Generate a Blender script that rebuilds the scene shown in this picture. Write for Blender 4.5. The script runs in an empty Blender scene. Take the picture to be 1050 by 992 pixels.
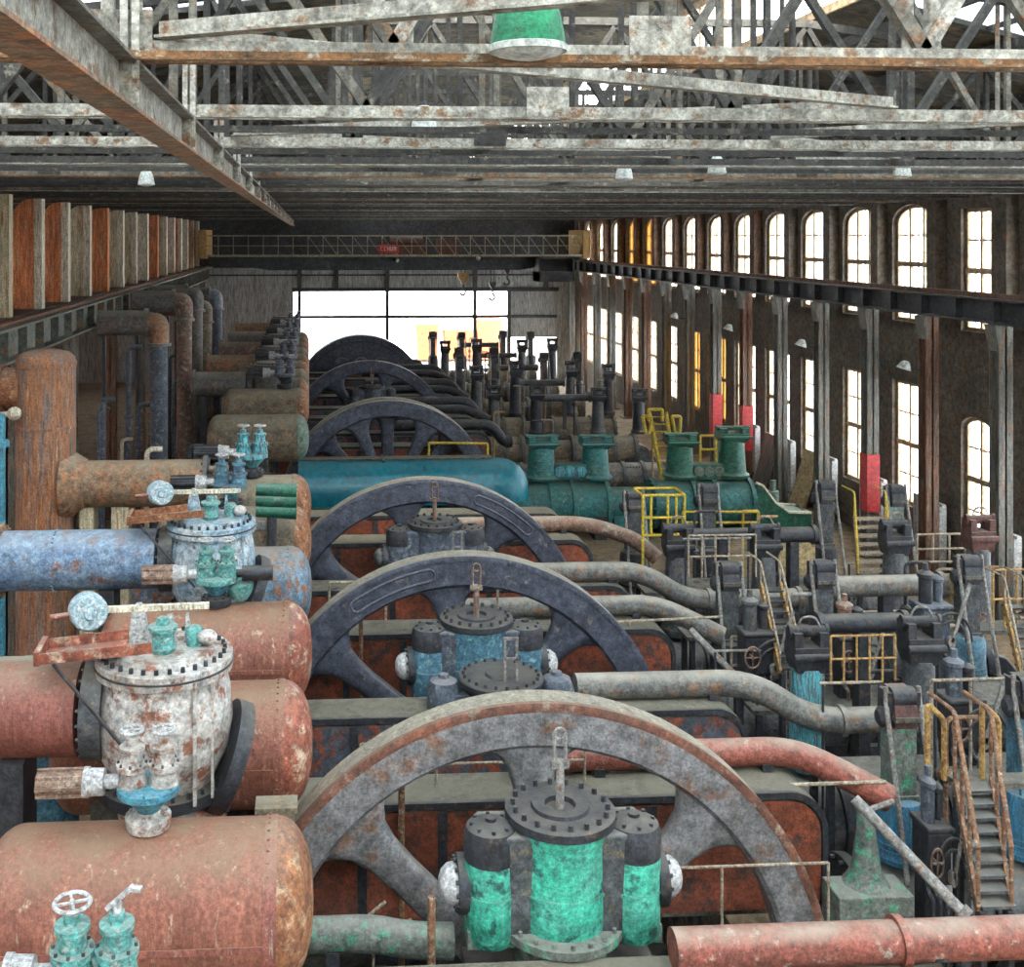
import bpy, math, random
from mathutils import Vector, Matrix
random.seed(11)
C = bpy.context.scene.collection
PI = math.pi
R = math.radians
# ---------------------------------------------------------------- camera
F, PX, PY, H = 1150.0, 388.0, 243.0, 8.6
YAW = R(3.5)
SY, CY = math.sin(YAW), math.cos(YAW)
cam = bpy.data.cameras.new('camera')
cam.sensor_width = 36.0
cam.sensor_fit = 'HORIZONTAL'
cam.lens = F / 1050.0 * 36.0
cam.shift_x = (525 - PX) / 1050.0
cam.shift_y = -(496 - PY) / 1050.0
cam.clip_end = 400
co = bpy.data.objects.new('camera', cam)
C.objects.link(co)
co.location = (0, 0, H)
co.rotation_euler = (PI / 2, 0, -YAW)
bpy.context.scene.camera = co


def W(px, py, Y):
    """world point seen at pixel px,py at distance Y down the hall"""
    u, v = (px - PX) / F, (PY - py) / F
    dx, dy = u * CY + SY, -u * SY + CY
    t = Y / dy
    return Vector((t * dx, Y, H + t * v))


def WX(px, Y):
    return W(px, PY, Y).x


def WZ(px, py, Y):
    return W(px, py, Y).z


# ---------------------------------------------------------------- materials
def M(name, base, alt=None, rust=None, ramt=0.4, dust=0.0, dcol=(.34, .33, .28), rough=.75, metal=0.0, scale=2.5,
      streak=False, bump=.5, speck=.65, arust=.08, grime=.66):
    m = bpy.data.materials.new(name)
    m.use_nodes = True
    nt = m.node_tree
    N, L = nt.nodes, nt.links
    b = N['Principled BSDF']
    b.inputs['Roughness'].default_value = rough
    b.inputs['Metallic'].default_value = metal
    tc = N.new('ShaderNodeTexCoord')
    oi = N.new('ShaderNodeObjectInfo')
    mul = N.new('ShaderNodeMath'); mul.operation = 'MULTIPLY'; mul.inputs[1].default_value = 57.0
    L.new(oi.outputs['Random'], mul.inputs[0])
    add = N.new('ShaderNodeVectorMath'); add.operation = 'ADD'
    L.new(tc.outputs['Object'], add.inputs[0]); L.new(mul.outputs[0], add.inputs[1])
    vec = add.outputs[0]
    if streak:
        mp = N.new('ShaderNodeMapping'); mp.inputs['Scale'].default_value = (3.0, 3.0, .35)
        L.new(vec, mp.inputs['Vector']); svec = mp.outputs[0]
    else:
        svec = vec

    def noise(v, s, d=8.0, r=.65):
        n = N.new('ShaderNodeTexNoise')
        n.inputs['Scale'].default_value = s; n.inputs['Detail'].default_value = d; n.inputs['Roughness'].default_value = r
        L.new(v, n.inputs['Vector'])
        return n.outputs['Fac']

    def ramp(x, a, c):
        r = N.new('ShaderNodeMapRange'); r.inputs[1].default_value = a; r.inputs[2].default_value = c
        r.clamp = True
        L.new(x, r.inputs[0])
        return r.outputs[0]

    def mix(fac, a, c, kind='MIX'):
        x = N.new('ShaderNodeMix'); x.data_type = 'RGBA'; x.blend_type = kind
        if isinstance(fac, float): x.inputs[0].default_value = fac
        else: L.new(fac, x.inputs[0])
        for k, q in ((6, a), (7, c)):
            if isinstance(q, tuple): x.inputs[k].default_value = (*q, 1)
            else: L.new(q, x.inputs[k])
        return x.outputs[2]
    alt = alt or tuple(c * .55 for c in base)
    n1 = noise(svec, scale)
    col = mix(ramp(n1, .38, .62), base, alt)
    n2 = noise(svec, scale * 2.7, 10, .7)
    if rust:
        t = .66 - ramt * .34
        col = mix(ramp(n2, t, t + arust), col, rust)
    n4 = noise(svec, scale * 3.2 + 3.0, 12, .75)
    gm = N.new('ShaderNodeMapRange'); gm.inputs[1].default_value = .36; gm.inputs[2].default_value = .60
    gm.inputs[3].default_value = 1 - grime; gm.inputs[4].default_value = 1.12
    L.new(n4, gm.inputs[0])
    vg = N.new('ShaderNodeVectorMath'); vg.operation = 'SCALE'
    L.new(col, vg.inputs[0]); L.new(gm.outputs[0], vg.inputs['Scale'])
    col = vg.outputs[0]
    n3 = noise(vec, 30.0, 8, .8)
    if speck:
        sp = N.new('ShaderNodeMapRange'); sp.inputs[1].default_value = .3; sp.inputs[2].default_value = .7
        sp.inputs[3].default_value = 1 - speck; sp.inputs[4].default_value = 1 + speck
        L.new(n3, sp.inputs[0])
        vm = N.new('ShaderNodeVectorMath'); vm.operation = 'SCALE'
        L.new(col, vm.inputs[0]); L.new(sp.outputs[0], vm.inputs['Scale'])
        col = vm.outputs[0]
    if dust:
        g = N.new('ShaderNodeNewGeometry')
        sx = N.new('ShaderNodeSeparateXYZ'); L.new(g.outputs['Normal'], sx.inputs[0])
        up = ramp(sx.outputs['Z'], .45, .95)
        nn = ramp(n1, .25, .6)
        k = N.new('ShaderNodeMath'); k.operation = 'MULTIPLY'; L.new(up, k.inputs[0]); L.new(nn, k.inputs[1])
        k2 = N.new('ShaderNodeMath'); k2.operation = 'MULTIPLY'; L.new(k.outputs[0], k2.inputs[0]); k2.inputs[1].default_value = dust
        col = mix(k2.outputs[0], col, dcol)
    L.new(col, b.inputs['Base Color'])
    if bump:
        bp = N.new('ShaderNodeBump'); bp.inputs['Strength'].default_value = bump; bp.inputs['Distance'].default_value = .03
        am = N.new('ShaderNodeMath'); am.operation = 'ADD'; L.new(n2, am.inputs[0]); L.new(n3, am.inputs[1])
        L.new(am.outputs[0], bp.inputs['Height']); L.new(bp.outputs[0], b.inputs['Normal'])
    return m


rustc = (.30, .10, .035)
MT = dict(
    tank_red=M('rusty_red_tank', (.31, .118, .075), (.21, .078, .05), (.47, .34, .24), .24, .75, (.30, .21, .13), .42, .15, 1.5, True, grime=.35),
    tank_khaki=M('khaki_tank', (.24, .20, .13), (.13, .11, .075), (.36, .20, .10), .35, .7, (.42, .38, .28), .6, .1, 2.0),
    tank_blue=M('blue_flaked_tank', (.20, .33, .42), (.10, .19, .27), (.33, .15, .08), .5, .7, (.37, .31, .24), .55, .1, 3.0),
    cap_orange=M('orange_rust', (.36, .15, .06), (.24, .09, .04), (.46, .30, .17), .4, .3, rough=.7, scale=3),
    cap_red=M('red_cap', (.36, .11, .06), (.26, .07, .04), (.55, .40, .28), .4, .3, rough=.6, scale=2.2),
    cap_teal=M('teal_cap', (.10, .30, .25), (.22, .22, .14), (.06, .12, .10), .4, .3, rough=.6, scale=2.2),
    rust_tower=M('rusty_tower', (.40, .15, .05), (.20, .155, .13), (.60, .42, .24), .22, .2, rough=.75, scale=2.0, streak=True),
    pink_pipe=M('pinkish_rust', (.32, .115, .085), (.23, .08, .06), (.48, .38, .29), .18, .7, (.34, .26, .17), .5, .1, 2.0, True, grime=.4),
    blue_pipe=M('blue_pipe', (.27, .40, .52), (.13, .22, .36), (.30, .14, .09), .32, .6, (.46, .47, .46), .5, .1, 2.2),
    rust_pipe=M('rust_khaki_pipe', (.34, .19, .10), (.22, .18, .12), (.42, .17, .07), .45, .5, (.42, .38, .28), .7, 0, 2.0),
    white_flaked=M('white_flaked_vessel', (.62, .62, .58), (.48, .44, .38), (.30, .12, .065), .40, .25, rough=.5, scale=2.3, speck=.5),
    blue_vessel=M('blue_vessel', (.25, .44, .56), (.55, .60, .60), (.12, .11, .10), .32, .3, rough=.5, scale=2.6),
    turquoise=M('turquoise_valve', (.12, .44, .40), (.07, .27, .25), (.36, .40, .34), .42, .4, rough=.5, scale=9),
    blue_bowl=M('bright_blue_bowl', (.08, .36, .46), (.05, .24, .34), (.2, .22, .2), .3, .2, rough=.5, scale=7),
    chest_green=M('bright_green_chest', (.05, .50, .34), (.10, .44, .33), (.03, .12, .10), .36, .95, (.10, .11, .10), .45, .0, 2.2),
    chest_blue=M('blue_chest', (.10, .27, .36), (.055, .12, .17), (.20, .42, .44), .35, .9, (.15, .15, .15), .5, 0, 3.5),
    chest_dark=M('dark_chest', (.10, .13, .17), (.06, .07, .09), (.22, .24, .25), .35, .9, (.2, .2, .2), .55, 0, 3.5),
    dark_iron=M('dark_iron', (.05, .056, .066), (.026, .029, .035), (.11, .08, .055), .28, .7, (.19, .18, .15), .5, .25, 3.0),
    grey_iron=M('grey_iron', (.125, .137, .145), (.062, .07, .074), (.20, .155, .10), .32, .8, (.29, .28, .23), .5, .2, 3.0),
    wheel_grey=M('grey_worn_wheel', (.31, .315, .32), (.215, .21, .205), (.27, .155, .10), .34, .8, (.40, .35, .27), .45, .25, 1.1),
    wheel_rim=M('brown_wheel_rim', (.24, .095, .055), (.16, .075, .05), (.34, .27, .2), .25, .3, (.42, .37, .27), .6, .1, 1.4),
    wheel_blue=M('blue_black_wheel', (.095, .108, .145), (.06, .066, .088), (.24, .22, .2), .14, .7, (.34, .32, .29), .42, .25, 1.6),
    guard_red=M('red_brown_guard', (.27, .07, .03), (.16, .045, .022), (.07, .045, .04), .36, .2, rough=.5, scale=2.2),
    guard_top=M('dusty_guard_top', (.17, .16, .12), (.085, .08, .065), (.05, .05, .045), .4, .6, (.24, .225, .16), .9, 0, 1.4),
    concrete=M('grimy_concrete', (.17, .16, .125), (.085, .08, .065), (.05, .05, .045), .4, .2, rough=.95, scale=.9),
    floor=M('worn_floor', (.30, .21, .12), (.16, .125, .085), (.08, .075, .065), .4, .3, (.42, .30, .16), .9, 0, .6),
    pipe_grey=M('grey_dusty_pipe', (.20, .20, .175), (.12, .125, .12), (.27, .14, .07), .36, .9, (.40, .38, .31), .6, .1, 2.4),
    pipe_brown=M('brown_pipe', (.24, .13, .085), (.15, .10, .075), (.36, .32, .26), .36, .8, (.36, .31, .24), .6, .1, 2.4),
    pipe_red=M('red_flaked_pipe', (.36, .105, .07), (.25, .08, .055), (.50, .42, .34), .24, .8, (.42, .34, .26), .5, .1, 3.2),
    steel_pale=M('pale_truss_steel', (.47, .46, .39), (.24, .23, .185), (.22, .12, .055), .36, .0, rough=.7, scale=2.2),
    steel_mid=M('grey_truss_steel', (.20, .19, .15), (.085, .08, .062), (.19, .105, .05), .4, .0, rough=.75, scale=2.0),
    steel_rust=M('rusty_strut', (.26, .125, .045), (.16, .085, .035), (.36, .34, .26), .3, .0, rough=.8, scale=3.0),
    steel_shaded=M('shaded_truss_steel', (.06, .057, .046), (.03, .029, .024), (.18, .165, .125), .26, .0, rough=.75, scale=2.0),  # truss steel with the dimness of the far ceiling put into its colour
    tread_dust=M('dusty_wheel_tread', (.34, .31, .23), (.25, .23, .18), (.2, .17, .13), .3, 0, rough=.6, scale=2.0, grime=.35),
    girder=M('dark_girder', (.055, .06, .065), (.03, .032, .034), (.16, .10, .05), .28, .3, rough=.6, scale=2.0),
    girder_green=M('green_grey_girder', (.17, .185, .15), (.10, .11, .09), (.24, .11, .04), .36, .2, rough=.7, scale=1.6),
    roof=M('roof_boards', (.15, .12, .06), (.06, .05, .03), (.03, .028, .022), .42, .0, rough=.9, scale=.8),
    roof_blue=M('pale_blue_roof_panel', (.42, .48, .52), (.28, .33, .37), (.14, .14, .13), .4, .0, rough=.7, scale=.8),
    brick=M('dark_brick', (.17, .145, .11), (.10, .085, .068), (.16, .10, .06), .4, .0, rough=.95, scale=1.2, speck=.5),
    brick_rust=M('rust_stained_brick', (.16, .085, .05), (.09, .06, .042), (.20, .11, .06), .4, .0, rough=.95, scale=1.2),
    column=M('green_grey_column', (.20, .20, .165), (.125, .125, .105), (.24, .12, .06), .36, .0, rough=.7, scale=1.8, streak=True),
    column_rust=M('rust_column', (.24, .10, .05), (.13, .08, .05), (.2, .18, .14), .36, .0, rough=.8, scale=1.8, streak=True),
    red_paint=M('red_paint', (.62, .035, .03), (.48, .03, .03), None, 0, 0, rough=.6, speck=.1),
    yellow=M('yellow_paint', (.72, .52, .03), (.58, .42, .04), (.28, .15, .05), .2, 0, rough=.5, scale=6),
    ochre=M('ochre_worn_paint', (.58, .36, .10), (.42, .25, .09), (.28, .13, .05), .4, 0, rough=.6, scale=6),
    pale_rail=M('pale_rail', (.44, .39, .29), (.32, .26, .18), (.26, .13, .06), .36, 0, rough=.7, scale=6),
    rust_rail=M('rusty_rail', (.28, .14, .07), (.19, .09, .045), (.40, .33, .23), .4, 0, rough=.8, scale=6),
    rod_grey=M('grey_rod', (.34, .34, .31), (.22, .21, .19), (.26, .15, .09), .36, 0, rough=.55, scale=5),
    teal=M('teal_engine_paint', (.025, .21, .20), (.03, .13, .12), (.16, .28, .22), .3, .7, (.20, .30, .24), .4, .1, 2.4),
    teal_blue=M('teal_blue_hood', (.010, .20, .26), (.012, .15, .20), (.04, .09, .10), .2, .4, (.20, .38, .40), .2, .1, 1.6, bump=.15, speck=.3, grime=.3),
    teal_green=M('dark_green_bed', (.02, .17, .10), (.02, .10, .07), (.12, .20, .13), .28, .7, (.30, .40, .32), .4, .1, 2.4),
    tower_blue=M('blue_cylinder_paint', (.05, .27, .42), (.04, .17, .28), (.16, .14, .11), .3, .5, rough=.45, scale=4, streak=True),
    tower_aqua=M('aqua_patched_iron', (.13, .17, .18), (.09, .11, .125), (.10, .46, .52), .62, .6, rough=.5, scale=3.5, streak=True),
    green_patch=M('green_patched_iron', (.20, .225, .19), (.12, .14, .12), (.05, .40, .22), .36, .6, rough=.6, scale=3.0),
    brown_box=M('dark_brown_box', (.15, .06, .045), (.10, .045, .035), None, 0, .6, rough=.7),
    white_metal=M('white_metal', (.62, .63, .61), (.45, .46, .45), (.25, .2, .15), .2, 0, rough=.4, scale=8),
    pale_blue=M('pale_blue_disc', (.42, .56, .60), (.30, .47, .52), (.7, .72, .68), .42, 0, rough=.5, scale=9),
    wood_grip=M('brown_ribbed_sleeve', (.33, .22, .15), (.22, .14, .10), (.45, .36, .28), .36, 0, rough=.7, scale=5),
    orange_brick=M('orange_brick', (.78, .27, .10), (.60, .22, .10), (.50, .40, .25), .30, 0, rough=.9, scale=1.2, streak=True),
    cream_board=M('cream_board', (.64, .56, .36), (.48, .43, .28), (.46, .20, .09), .3, 0, rough=.9, scale=1.4, streak=True),
    cream_jamb=M('cream_jamb', (.78, .72, .55), (.62, .57, .43), (.30, .22, .13), .3, 0, rough=.9, scale=2.4, streak=True),
    siding=M('grey_white_siding', (.44, .44, .42), (.36, .36, .34), (.26, .25, .23), .25, 0, rough=.8, scale=.6, streak=True),
    frame=M('brown_window_frame', (.48, .34, .19), (.36, .25, .14), None, 0, 0, rough=.7, speck=.2),
    crane_dark=M('dark_crane_girder', (.05, .065, .075), (.03, .04, .045), (.09, .09, .08), .3, .4, rough=.5, scale=1),
    crane_rail=M('crane_walkway_rail', (.42, .38, .26), (.30, .27, .19), None, 0, 0, rough=.6),
    radiator=M('pale_radiator', (.46, .47, .44), (.35, .36, .34), (.25, .18, .12), .2, 0, rough=.6, scale=4),
    lamp_green=M('green_enamel', (.01, .30, .12), (.01, .24, .10), (.02, .14, .07), .2, 0, rough=.3, scale=5, speck=.15),
    lamp_white=M('white_enamel', (.72, .76, .70), (.62, .66, .60), None, 0, 0, rough=.4, speck=.1),
    board=M('plywood_board', (.50, .38, .19), (.40, .30, .15), (.30, .22, .12), .3, 0, rough=.8, scale=2),
    red_sign=M('red_sign_paint', (.55, .05, .03), (.48, .05, .03), None, 0, 0, rough=.6, speck=.1),
    orange_gear=M('orange_machine', (.62, .16, .05), (.45, .12, .05), None, 0, 0, rough=.7),
    yard=M('pale_yard', (.70, .68, .62), (.6, .58, .52), None, 0, 0, rough=.9, scale=.3),
)


def glass(name, col, a):
    m = bpy.data.materials.new(name); m.use_nodes = True
    N, L = m.node_tree.nodes, m.node_tree.links
    N.remove(N['Principled BSDF'])
    t = N.new('ShaderNodeBsdfTransparent'); t.inputs[0].default_value = (*col, 1)
    g = N.new('ShaderNodeBsdfGlossy'); g.inputs['Roughness'].default_value = .1
    d = N.new('ShaderNodeBsdfTranslucent'); d.inputs[0].default_value = (*col, 1)
    x = N.new('ShaderNodeMixShader'); x.inputs[0].default_value = a
    L.new(t.outputs[0], x.inputs[1]); L.new(d.outputs[0], x.inputs[2])
    y = N.new('ShaderNodeMixShader'); y.inputs[0].default_value = .05
    L.new(x.outputs[0], y.inputs[1]); L.new(g.outputs[0], y.inputs[2])
    L.new(y.outputs[0], N['Material Output'].inputs[0])
    return m


MT['glass'] = glass('dusty_glass', (.95, .97, 1.0), .15)
MT['added_roof_glass'] = glass('dimmed_added_roof_glass', (.40, .42, .44), .2)  # tint tempers the daylight coming through the added near roof
MT['glass_amber'] = glass('amber_glass', (.55, .40, .20), .25)


# ---------------------------------------------------------------- mesh helper
def perp(a):
    a = a.normalized()
    t = Vector((0, 0, 1)) if abs(a.z) < .9 else Vector((1, 0, 0))
    u = a.cross(t).normalized()
    return u, a.cross(u).normalized()


class MB:
    def __init__(s):
        s.v, s.f = [], []

    def quad_grid(s, rings, closed=True, cap0=False, cap1=False):
        n = len(rings[0]); b = len(s.v)
        for r in rings: s.v.extend(r)
        m = n if closed else n - 1
        for i in range(len(rings) - 1):
            for j in range(m):
                a, c = b + i * n + j, b + i * n + (j + 1) % n
                s.f.append((a, c, c + n, a + n))
        if cap0: s.f.append(tuple(b + j for j in reversed(range(n))))
        if cap1: s.f.append(tuple(b + (len(rings) - 1) * n + j for j in range(n)))
        return s

    def bx(s, x0, x1, y0, y1, z0, z1):
        return s.hexa([(x0, y0, z0), (x1, y0, z0), (x1, y1, z0), (x0, y1, z0), (x0, y0, z1), (x1, y0, z1), (x1, y1, z1), (x0, y1, z1)])

    def hexa(s, p):
        b = len(s.v); s.v.extend(Vector(q) for q in p)
        for q in ((3, 2, 1, 0), (4, 5, 6, 7), (0, 1, 5, 4), (1, 2, 6, 5), (2, 3, 7, 6), (3, 0, 4, 7)):
            s.f.append(tuple(b + k for k in q))
        return s

    def bar(s, p0, p1, w, h, up=None):
        """rectangular bar; w across, h along `up`"""
        p0, p1 = Vector(p0), Vector(p1); d = (p1 - p0).normalized()
        up = Vector(up) if up else (Vector((0, 0, 1)) if abs(d.z) < .95 else Vector((0, 1, 0)))
        u = d.cross(up).normalized(); t = u.cross(d).normalized()
        u *= w / 2; t *= h / 2
        return s.hexa([p0 - u - t, p0 + u - t, p1 + u - t, p1 - u - t, p0 - u + t, p0 + u + t, p1 + u + t, p1 - u + t])

    def angle(s, p0, p1, w, t=.02, flip=1, up=None):
        """rolled angle: two thin legs"""
        p0, p1 = Vector(p0), Vector(p1); d = (p1 - p0).normalized()
        up = Vector(up) if up else (Vector((0, 0, 1)) if abs(d.z) < .95 else Vector((0, 1, 0)))
        u = d.cross(up).normalized() * flip; q = u.cross(d).normalized() * flip
        s.bar(p0 + q * w / 2, p1 + q * w / 2, t, w, q)
        s.bar(p0 + u * w / 2, p1 + u * w / 2, w, t, q)
        return s

    def cyl(s, p0, p1, r0, r1=None, seg=20, cap=True):
        p0, p1 = Vector(p0), Vector(p1); r1 = r0 if r1 is None else r1
        u, w = perp(p1 - p0)
        rings = [[p + (u * math.cos(2 * PI * k / seg) + w * math.sin(2 * PI * k / seg)) * r for k in range(seg)] for p, r in ((p0, r0), (p1, r1))]
        return s.quad_grid(rings, True, cap, cap)

    def lathe(s, prof, o=(0, 0, 0), axis=(0, 0, 1), seg=28, closed=False):
        """prof: list of (radius, height along axis)"""
        o, a = Vector(o), Vector(axis).normalized()
        u, w = perp(a)
        rings = [[o + a * h + (u * math.cos(2 * PI * k / seg) + w * math.sin(2 * PI * k / seg)) * max(r, 1e-4) for k in range(seg)] for r, h in prof]
        if closed: rings.append(list(rings[0]))
        return s.quad_grid(rings, True, not closed, not closed)

    def tube(s, pts, r, seg=10, bend=0, cap=True):
        P = [Vector(p) for p in pts]
        if bend:
            Q = [P[0]]
            for i in range(1, len(P) - 1):
                a, b = P[i - 1] - P[i], P[i + 1] - P[i]
                k = min(bend, a.length * .49, b.length * .49)
                A, B = P[i] + a.normalized() * k, P[i] + b.normalized() * k
                for t in range(7):
                    t /= 6.0
                    Q.append(A * (1 - t) ** 2 + P[i] * 2 * t * (1 - t) + B * t * t)
            P = Q + [P[-1]]
        rr = r if isinstance(r, (list, tuple)) else [r] * len(P)
        u, w = perp(P[1] - P[0]); rings = []
        for i, p in enumerate(P):
            d = ((P[min(i + 1, len(P) - 1)] - p).normalized() + (p - P[max(i - 1, 0)]).normalized())
            if d.length < 1e-6: d = P[-1] - P[0]
            d.normalize()
            u = (u - d * u.dot(d)).normalized(); w = d.cross(u)
            rings.append([p + (u * math.cos(2 * PI * k / seg) + w * math.sin(2 * PI * k / seg)) * rr[i] for k in range(seg)])
        return s.quad_grid(rings, True, cap, cap)

    def torus(s, c, axis, Rr, r, seg=28, ms=8):
        c = Vector(c); a = Vector(axis).normalized(); u, w = perp(a); rings = []
        for k in range(seg + 1):
            t = 2 * PI * k / seg; d = u * math.cos(t) + w * math.sin(t)
            rings.append([c + d * (Rr + r * math.cos(2 * PI * j / ms)) + a * r * math.sin(2 * PI * j / ms) for j in range(ms)])
        return s.quad_grid(rings)

    def bolts(s, c, axis, Rr, n, r=.025, h=.04, a0=0, a1=2 * PI):
        c = Vector(c); a = Vector(axis).normalized(); u, w = perp(a)
        for k in range(n):
            t = a0 + (a1 - a0) * k / n
            p = c + (u * math.cos(t) + w * math.sin(t)) * Rr
            s.cyl(p, p + a * h, r, r * .85, 6)
        return s

    def prism(s, poly, o, ex, ey, ez):
        """poly in (a,b) -> o + a*ex + b*ey, extruded by ez"""
        o, ex, ey, ez = Vector(o), Vector(ex), Vector(ey), Vector(ez)
        A = [o + ex * a + ey * b for a, b in poly]; n = len(A); b0 = len(s.v)
        s.v.extend(A); s.v.extend(p + ez for p in A)
        s.f.append(tuple(b0 + k for k in reversed(range(n)))); s.f.append(tuple(b0 + n + k for k in range(n)))
        for k in range(n):
            s.f.append((b0 + k, b0 + (k + 1) % n, b0 + n + (k + 1) % n, b0 + n + k))
        return s

    def sphere(s, c, r, ax=(0, 0, 1), seg=18, half=False, sq=1.0):
        n = 10
        prof = [(r * math.sin(PI * k / n), -r * sq * math.cos(PI * k / n)) for k in range(n + 1) if not half or k >= n // 2]
        return s.lathe(prof, c, ax, seg)


_cnt = {}


def link(o, parent=None):
    C.objects.link(o)
    if parent is not None: o.parent = parent
    return o


def mesh_of(name, mb, m, sharp=40):
    me = bpy.data.meshes.new(name)
    me.from_pydata([tuple(p) for p in mb.v], [], mb.f)
    me.validate(clean_customdata=False)
    me.polygons.foreach_set('use_smooth', [True] * len(me.polygons))
    me.set_sharp_from_angle(angle=R(sharp))
    import bmesh
    bm = bmesh.new(); bm.from_mesh(me); bmesh.ops.recalc_face_normals(bm, faces=bm.faces); bm.to_mesh(me); bm.free()
    me.materials.append(MT[m] if isinstance(m, str) else m)
    return me


def part(name, mb, m, parent=None, bevel=0, label=None, sharp=40):
    o = bpy.data.objects.new(name, mb if isinstance(mb, bpy.types.Mesh) else mesh_of(name, mb, m, sharp))
    link(o, parent)
    if isinstance(mb, bpy.types.Mesh) and m is not None:
        o.material_slots[0].link = 'OBJECT'; o.material_slots[0].material = MT[m]
    if bevel:
        b = o.modifiers.new('bevel', 'BEVEL'); b.width = bevel; b.segments = 2; b.limit_method = 'ANGLE'
    if label: o['label'] = label
    return o


def thing(name, label, cat, loc=(0, 0, 0), group=None, rz=0):
    o = bpy.data.objects.new(name, None); C.objects.link(o)
    o.empty_display_size = .2
    o.location = loc; o.rotation_euler = (0, 0, rz)
    o['label'] = label; o['category'] = cat; o['kind'] = 'thing'
    if group: o['group'] = group
    return o


def solo(name, mb, m, label, cat, group=None, bevel=0):
    o = part(name, mb, m, None, bevel)
    o['label'] = label; o['category'] = cat; o['kind'] = 'thing'
    if group: o['group'] = group
    return o


def struct(name, mb, m, parent=None):
    o = part(name, mb, m, parent)
    if parent is None: o['kind'] = 'structure'
    return o


ORD = ['nearest', 'second', 'third', 'fourth', 'fifth', 'sixth', 'seventh', 'eighth', 'ninth', 'tenth', 'eleventh', 'twelfth', 'thirteenth',
       'fourteenth', 'fifteenth', 'sixteenth', 'seventeenth', 'eighteenth', 'nineteenth', 'twentieth', 'twenty-first', 'twenty-second']
# ================================================================ SETTING
YE = 67.0            # far end wall
XR = 16.0            # right wall
BAY = 2.88
# floor with a long engine trench
fl = MB()
fl.bx(-16.5, -.62, -3, YE + .4, -.3, 0).bx(5.25, XR + .5, -3, YE + .4, -.3, 0)
struct('floor', fl, 'floor')
tr = MB()
tr.bx(-.62, 5.25, -3, YE, -2.2, -1.92).bx(-1.15, -.62, -3, YE, -2.2, -.3).bx(5.25, 5.45, -3, YE, -2.2, -.3).bx(-.62, 5.25, YE, YE + .4, -2.2, 0)
struct('floor_trench', tr, 'concrete')

# right wall, brick, with two tiers of windows
NB = range(-6, 14)
wr = MB()
x0, x1 = XR, XR + .45
win = []
edges = []
for k in NB:
    yc = 26.06 + BAY * k
    narrow = (k == 0)
    hw = .62 if narrow else 1.0
    edges.append((yc - hw, yc + hw, narrow))
prev = -3.0
for (a, b, narrow), k in zip(edges, NB):
    wr.bx(x0, x1, prev, a, 0, 10.34)
    prev = b
    lo0, lo1 = (1.2, 4.25) if narrow else (1.4, 4.7)
    up0, up1 = (6.3, 9.3) if narrow else (6.32, 9.47)
    wr.bx(x0, x1, a, b, 0, lo0); wr.bx(x0, x1, a, b, up1, 10.34)
    larch, uarch = (.35 if narrow else 0), (0 if narrow else .5)
    wr.bx(x0, x1, a, b, lo1, up0)
    for top, rise in ((lo1, larch), (up1, uarch)):
        if rise:
            w = (b - a) / 2
            for sgn in (-1, 1):
                poly = [(sgn * w, 0)] + [(sgn * w * math.cos(t * PI / 16), -rise + rise * math.sin(t * PI / 16)) for t in range(0, 9)]
                wr.prism(poly, (x0, (a + b) / 2, top), (0, 1, 0), (0, 0, 1), (.45, 0, 0))
    win.append(((a + b) / 2, (b - a) / 2, lo0, lo1, larch, narrow))
    win.append(((a + b) / 2, (b - a) / 2, up0, up1, uarch, narrow))
wr.bx(x0, x1, prev, YE + .4, 0, 10.34)
struct('wall_right', wr, 'brick')


def make_window(hw, h, rise, cols, fw=.09):
    """frame and glass in local coords: y along the wall, z up from the sill, wall face at x=0"""
    fr, gl = MB(), MB()
    fr.bx(.12, .26, -hw, -hw + fw, 0, h - rise); fr.bx(.12, .26, hw - fw, hw, 0, h - rise)
    fr.bx(.10, .28, -hw, hw, 0, fw)
    def top(y):
        return h - rise + rise * math.sqrt(max(0, 1 - (y / hw) ** 2)) if rise else h
    if rise:
        n = 12
        for i in range(n):
            t0, t1 = PI * i / n, PI * (i + 1) / n
            q = []
            for t, s in ((t0, 1), (t1, 1), (t1, .9), (t0, .9)):
                q.append((hw * s * math.cos(t), h - rise + (rise - fw * (1 - s) * 10) * math.sin(t)))
            fr.prism(q, (.12, 0, 0), (0, 1, 0), (0, 0, 1), (.14, 0, 0))
    else:
        fr.bx(.12, .26, -hw, hw, h - fw, h)
    fr.bx(.10, .28, -hw, hw, h * .47, h * .47 + .13)
    for c in range(1, cols):
        y = -hw + 2 * hw * c / cols
        fr.bx(.13, .25, y - .045, y + .045, 0, top(y))
    for z in (h * .235, h * .74):
        fr.bx(.16, .22, -hw, hw, z - .02, z + .02)
    for c in range(cols):
        y = -hw + 2 * hw * (c + .5) / cols
        fr.bx(.17, .21, y - .012, y + .012, 0, top(y))
    pts = [(-hw, 0), (hw, 0)] + ([(hw * math.cos(PI * i / 12), h - rise + rise * math.sin(PI * i / 12)) for i in range(13)] if rise else [(hw, h), (-hw, h)])
    gl.prism(pts, (.185, 0, 0), (0, 1, 0), (0, 0, 1), (.012, 0, 0))
    return mesh_of('window', fr, 'frame'), mesh_of('window_glass', gl, 'glass')


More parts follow.
